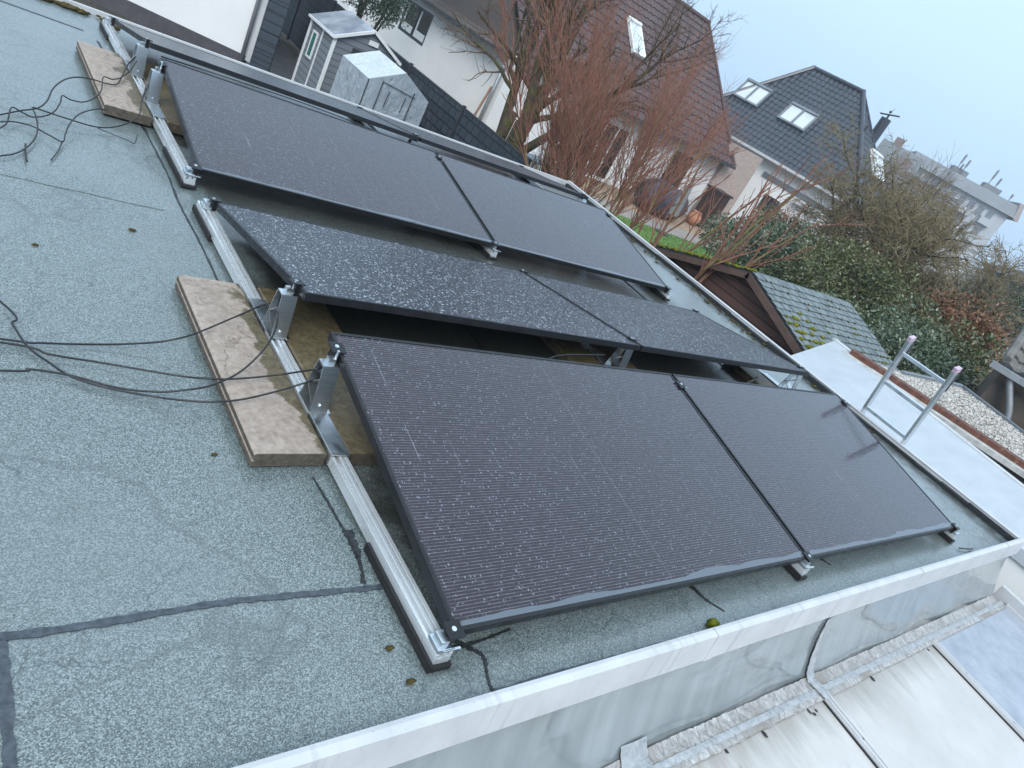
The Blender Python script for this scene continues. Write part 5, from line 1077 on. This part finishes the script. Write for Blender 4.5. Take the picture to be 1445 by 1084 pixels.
for az, d_, h_, l in ((37.45, 16.0, 2.05, 'short sawn orange brown stump left of the mossy trunks'), (38.35, 15.9, 1.95, 'dark short stump between the mossy trunks')):
    mb = MB(); q_ = up_at(az, d_); mb.tube([q_, (q_[0] + .02, q_[1], GZ + h_ * .5), (q_[0] + .05, q_[1], GZ + h_)], [.15, .13, .125], 10); tag(mb.build('tree_stump', M['bark'], None, True), l, 'stump')
S_FAN = dict(seg=[9, 6, 4], wob=[.035, .07, .12], up=[.012, .07, .05], kids=[13, 5], ang=[(8, 26), (12, 32)], len=[(.30, .55), (.35, .6)], rk=[.55, .6], sides=[5, 3, 3], trunk_levels=1, **{'from': [.30, .15]})
def fan(n, spread, L, r0, lean=(0, 0)):
    out = []
    for k in range(n):
        a = random.uniform(0, 6.28); s_ = spread * math.sqrt(random.random())
        out.append(((math.cos(a) * s_ * .35, math.sin(a) * s_ * .35, 0), (math.cos(a) * s_ + lean[0], math.sin(a) * s_ + lean[1], 1), L * random.uniform(.72, 1.08), r0 * random.uniform(.6, 1.2)))
    return out
S_RED = dict(S_FAN, kids=[18, 8], rmin=.0012, ang=[(10, 30), (14, 36)], **{'from': [.42, .12]}, len=[(.26, .5), (.4, .7)])
tree('red_shrub', up_at(47.5, 12.6), 'large bare shrub whose red brown rods fan out in front of the tiled house', 'shrub', fan(24, .58, 4.5, .024, (-.05, .04)), S_RED, M['bark_red'], M['twig_red'], 'bare shrubs with red brown rods')
tree('red_shrub', up_at(43.4, 15.0), 'bare brown shrub in front of the pergola posts', 'shrub', fan(18, .42, 3.1, .018), S_FAN, M['bark_red'], M['twig_brown'], 'bare shrubs with red brown rods')
S_SM = dict(S_FAN, rmin=.002, kids=[6, 3], ang=[(12, 34), (14, 36)], **{'from': [.40, .15]}, wob=[.05, .08, .12])
e_ = np.array([math.cos(R2(52)), -math.sin(R2(52))])   # to the right as seen from here
tree('forked_shrub', up_at(51.3, 11.6), 'small forked shrub on the lawn edge, left of its twin', 'shrub', [((0, 0, 0), (e_[0] * .15, e_[1] * .15, 1), 3.5, .045), ((0, 0, .3), (e_[0] * .3, e_[1] * .3, 1), 3.3, .035), ((0, 0, .2), (-.1, .1, 1), 3.2, .03)], S_SM, M['bark_red'], M['twig_red'], 'small forked shrubs')
tree('forked_shrub', up_at(53.7, 11.0), 'small forked shrub beside the hut gable with rods reaching right', 'shrub', [((0, 0, 0), (e_[0] * .22, e_[1] * .22, 1), 3.9, .045), ((0, 0, .3), (e_[0] * .42, e_[1] * .42, 1), 3.4, .04), ((0, 0, .5), (e_[0] * .35, e_[1] * .3, 1), 3.8, .035)], S_SM, M['bark_red'], M['twig_red'], 'small forked shrubs')
def leafmat(name, c1, c2, c3, rough):
    t = NT(name); v = t.pos(); gi = t.node('ShaderNodeNewGeometry').outputs['Random Per Island']; c = t.ramp(gi, [(0, c1), (.55, c2), (1, c3)]); c = t.mix(t.sstep(t.noise(v, 1.3, 3), .4, .65), c, t.mix(1, c, (.72, .82, .7), 'MULTIPLY'))
    t.fin(c, rough, 0, None, .5); return t.m
M['laurel'] = leafmat('glossy laurel leaves', (.045, .070, .038), (.10, .135, .080), (.24, .27, .20), .30)
M['laurel2'] = leafmat('olive green leaves', (.055, .07, .026), (.115, .13, .055), (.21, .21, .10), .38)
M['conifer'] = leafmat('dark conifer green', (.014, .032, .018), (.03, .06, .034), (.05, .085, .05), .6); M['copper'] = leafmat('copper brown leaves', (.10, .04, .018), (.20, .085, .04), (.30, .14, .07), .6)
def leaves(n, shell, size, asp=.42, droop=.3):
    """n leaf quads spread through a clumpy volume; shell(n)->points (n,3), outward dirs (n,3)"""
    P, Dn = shell(n); n = len(P)
    a = Dn + rng.normal(0, .75, (n, 3)); a[:, 2] -= droop; a /= np.linalg.norm(a, axis=1)[:, None]
    b_ = np.cross(a, rng.normal(0, 1, (n, 3))); b_ /= np.linalg.norm(b_, axis=1)[:, None] + 1e-9
    L = size * rng.uniform(.6, 1.3, n)[:, None]; w_ = L * asp
    c = np.cross(a, b_)
    V = np.stack([P, P + a * L * .5 + b_ * w_ * .5 + c * w_ * .12, P + a * L, P + a * L * .5 - b_ * w_ * .5 + c * w_ * .12], 1)
    return V.reshape(-1, 3), np.arange(n * 4).reshape(-1, 4)
def clumps(center, rad, k, rc, seed, flat=.35):
    g = np.random.default_rng(seed); center = np.array(center); rad = np.array(rad)
    u = g.normal(0, 1, (k, 3)); u /= np.linalg.norm(u, axis=1)[:, None]; u[:, 2] = np.abs(u[:, 2]) * .9 - flat * g.random(k); cs = center + u * rad * g.uniform(.55, 1.0, (k, 1)); rs = rc * g.uniform(.6, 1.3, k)
    def shell(n):
        i = g.integers(0, k, n); d = g.normal(0, 1, (n, 3)); d /= np.linalg.norm(d, axis=1)[:, None]
        P = cs[i] + d * (rs[i] * g.uniform(.35, 1.05, n) ** .6)[:, None]; out = P - center; out /= np.linalg.norm(out, axis=1)[:, None] + 1e-9
        ok = P[:, 2] > GZ + .02; return P[ok], (d * .7 + out * .6)[ok]
    return shell
def bush(name, label, az, d, rad, zc, n, size, mat, seed, group=None, k=40, rc=.42, stem=.05, asp=.42, cat='shrub'):
    q_ = up_at(az, d); r, inv = mkroot(name, q_, label, cat, group)
    V, Fq = leaves(n, clumps((0, 0, zc - GZ), rad, k, rc, seed), size, asp)
    # local coordinates: ground filter used world z, so shift
    quads_mesh('foliage', V, Fq, mat, r)
    mb = MB()
    for j in range(7):
        a = random.uniform(0, 6.28); mb.tube([(0, 0, 0), (math.cos(a) * rad[0] * .3, math.sin(a) * rad[1] * .3, (zc - GZ) * .6), (math.cos(a) * rad[0] * .6, math.sin(a) * rad[1] * .6, zc - GZ + rad[2] * .4)], [stem, stem * .7, stem * .3], 5)
    mb.build('stem', M['bark'], r, True); return r
GL = 'evergreen shrubs of the hedge beyond the hut'
bush('laurel_shrub', 'dark glossy laurel at the lawn corner, farthest left of the hedge', 59.0, 21.5, (1.6, 1.7, 1.4), -1.2, 14000, .095, M['laurel'], 1, GL)
bush('laurel_shrub', 'grey green laurel right behind the hut ridge', 61.4, 19.8, (1.7, 1.6, 1.5), -1.0, 14000, .095, M['laurel'], 2, GL)
bush('laurel_shrub', 'yellowish olive shrub behind the far end of the hut roof', 64.9, 18.5, (1.6, 1.5, 1.6), -.75, 13000, .085, M['laurel2'], 3, GL)
bush('laurel_shrub', 'broad olive shrub under the twiggy crown', 68.0, 18.5, (1.8, 1.7, 1.7), -.7, 14000, .085, M['laurel2'], 4, GL)
bush('laurel_shrub', 'dark dense laurel right above the ladder top', 70.2, 15.8, (1.5, 1.5, 1.4), -1.05, 15000, .085, M['laurel'], 5, GL)
bush('laurel_shrub', 'rounded green shrub above the gravel roof', 73.0, 15.4, (1.35, 1.35, 1.35), -1.05, 13000, .08, M['laurel'], 6, GL)
bush('laurel_shrub', 'olive shrub left of the old outhouse', 74.4, 18.5, (1.4, 1.4, 1.3), -.8, 9000, .10, M['laurel2'], 7, GL)
bush('copper_shrub', 'copper brown leafy shrub right of the twiggy crown', 72.6, 19.5, (1.0, 1.0, .9), -.05, 5000, .10, M['copper'], 8, None)
bush('dark_conifer', 'dark green conifer at the right frame edge', 74.9, 24, (1.9, 1.9, 1.9), .35, 14000, .10, M['conifer'], 9, None, 60, .5, asp=.25)
bush('dark_conifer', 'dark evergreen behind the shed between fence and white house', 25.6, 23, (1.0, 1.6, 1.1), -.3, 7000, .10, M['conifer'], 10, None, 40, .4, asp=.3)
bush('ivy_bush', 'brown ivy growing up the white wall of the hipped house', 58.9, 30.6, (.9, .9, 1.1), -1.0, 5000, .09, M['copper'], 11, None, 30, .35)
#bush('low_shrub', 'small scrubby growth between the hut and the lawn', 57.5, 14.0, (1.0, .9, .35), -1.0, 3500, .07, M['laurel2'], 12, None, 24, .3)
S_WIL = dict(rmin=.0032, seg=[7, 8, 7, 5], wob=[.10, .16, .2, .24], up=[.02, -.01, -.05, -.05], kids=[13, 15, 9], ang=[(30, 70), (25, 65), (25, 65)], len=[(.55, .9), (.4, .7), (.4, .75)], rk=[.5, .5, .6], sides=[7, 4, 3, 3], trunk_levels=2, **{'from': [.45, .2, .15]})
q_ = up_at(67.3, 20.5)
tree('willow_tree', q_, 'round tangled bare tree with olive twigs above the hedge', 'tree', [((0, 0, 0), (0, 0, 1), 3.9, .14), ((.2, .1, 0), (.25, .1, 1), 3.9, .10), ((-.2, -.1, 0), (-.2, .15, 1), 3.5, .10), ((.5, -.3, 0), (.4, -.4, 1), 3.9, .09), ((.3, .3, 0), (.1, .5, 1), 4.3, .09), ((-.3, .2, 0), (-.4, .3, 1), 2.8, .08), ((.4, .1, 0), (.4, -.2, 1), 2.8, .08)], S_WIL, M['bark'], M['twig_olive'])
q_ = up_at(68.7, 20.0)
tree('willow_tree', q_, 'lower tangled bare tree with brown olive twigs left of the copper shrub', 'tree', [((0, 0, 0), (.05, .1, 1), 2.7, .12), ((.2, -.1, 0), (.15, -.1, 1), 2.4, .10), ((-.2, .1, 0), (-.3, .3, 1), 2.6, .09), ((.3, .1, 0), (.2, .5, 1), 2.7, .09)], S_WIL, M['bark'], M['twig_olive'])
tree('bare_tree', up_at(24.6, 26.5), 'bare tree whose thin twigs hang in front of the double window', 'tree', [((0, 0, 0), (.12, -.1, 1), 5.6, .10), ((0, 0, 1.8), (.6, -.2, 1), 4.2, .05)], S_OLD, M['bark'], M['twig_brown'])
S_UP = dict(S_FAN, kids=[10, 4])
tree('bare_tree', up_at(65.6, 40), 'slim dark bare tree in front of the distant apartment block', 'tree', fan(6, .15, 6.2, .06), S_UP, M['bark'], M['twig_brown'])
tree('bare_tree', up_at(67.5, 40), 'second slim bare tree in front of the apartment block, right of the first', 'tree', fan(5, .15, 5.6, .06), S_UP, M['bark'], M['twig_brown'])
S_RED = dict(S_FAN, kids=[10, 4])
tree('red_shrub', up_at(62.3, 9.6), 'few thin reddish rods in front of the hut gable', 'shrub', fan(3, .5, 2.5, .012), S_RED, M['bark_red'], M['twig_red'], 'bare shrubs with red brown rods') if False else None
# ---------------------------------------------------------------- thin rain haze
mb = MB(); mb.box(-3010, 3010, -3010, 3010, GZ - 1, 14.6); t = NT('haze'); t.n.remove(t.p)
pv = t.node('ShaderNodeVolumePrincipled'); pv.inputs['Density'].default_value = .0012; pv.inputs['Color'].default_value = (.82, .91, 1, 1); t.l.new(pv.outputs[0], t.n['Material Output'].inputs['Volume'])
tag(mb.build('haze', t.m), 'thin rain haze', 'haze', None, 'stuff')
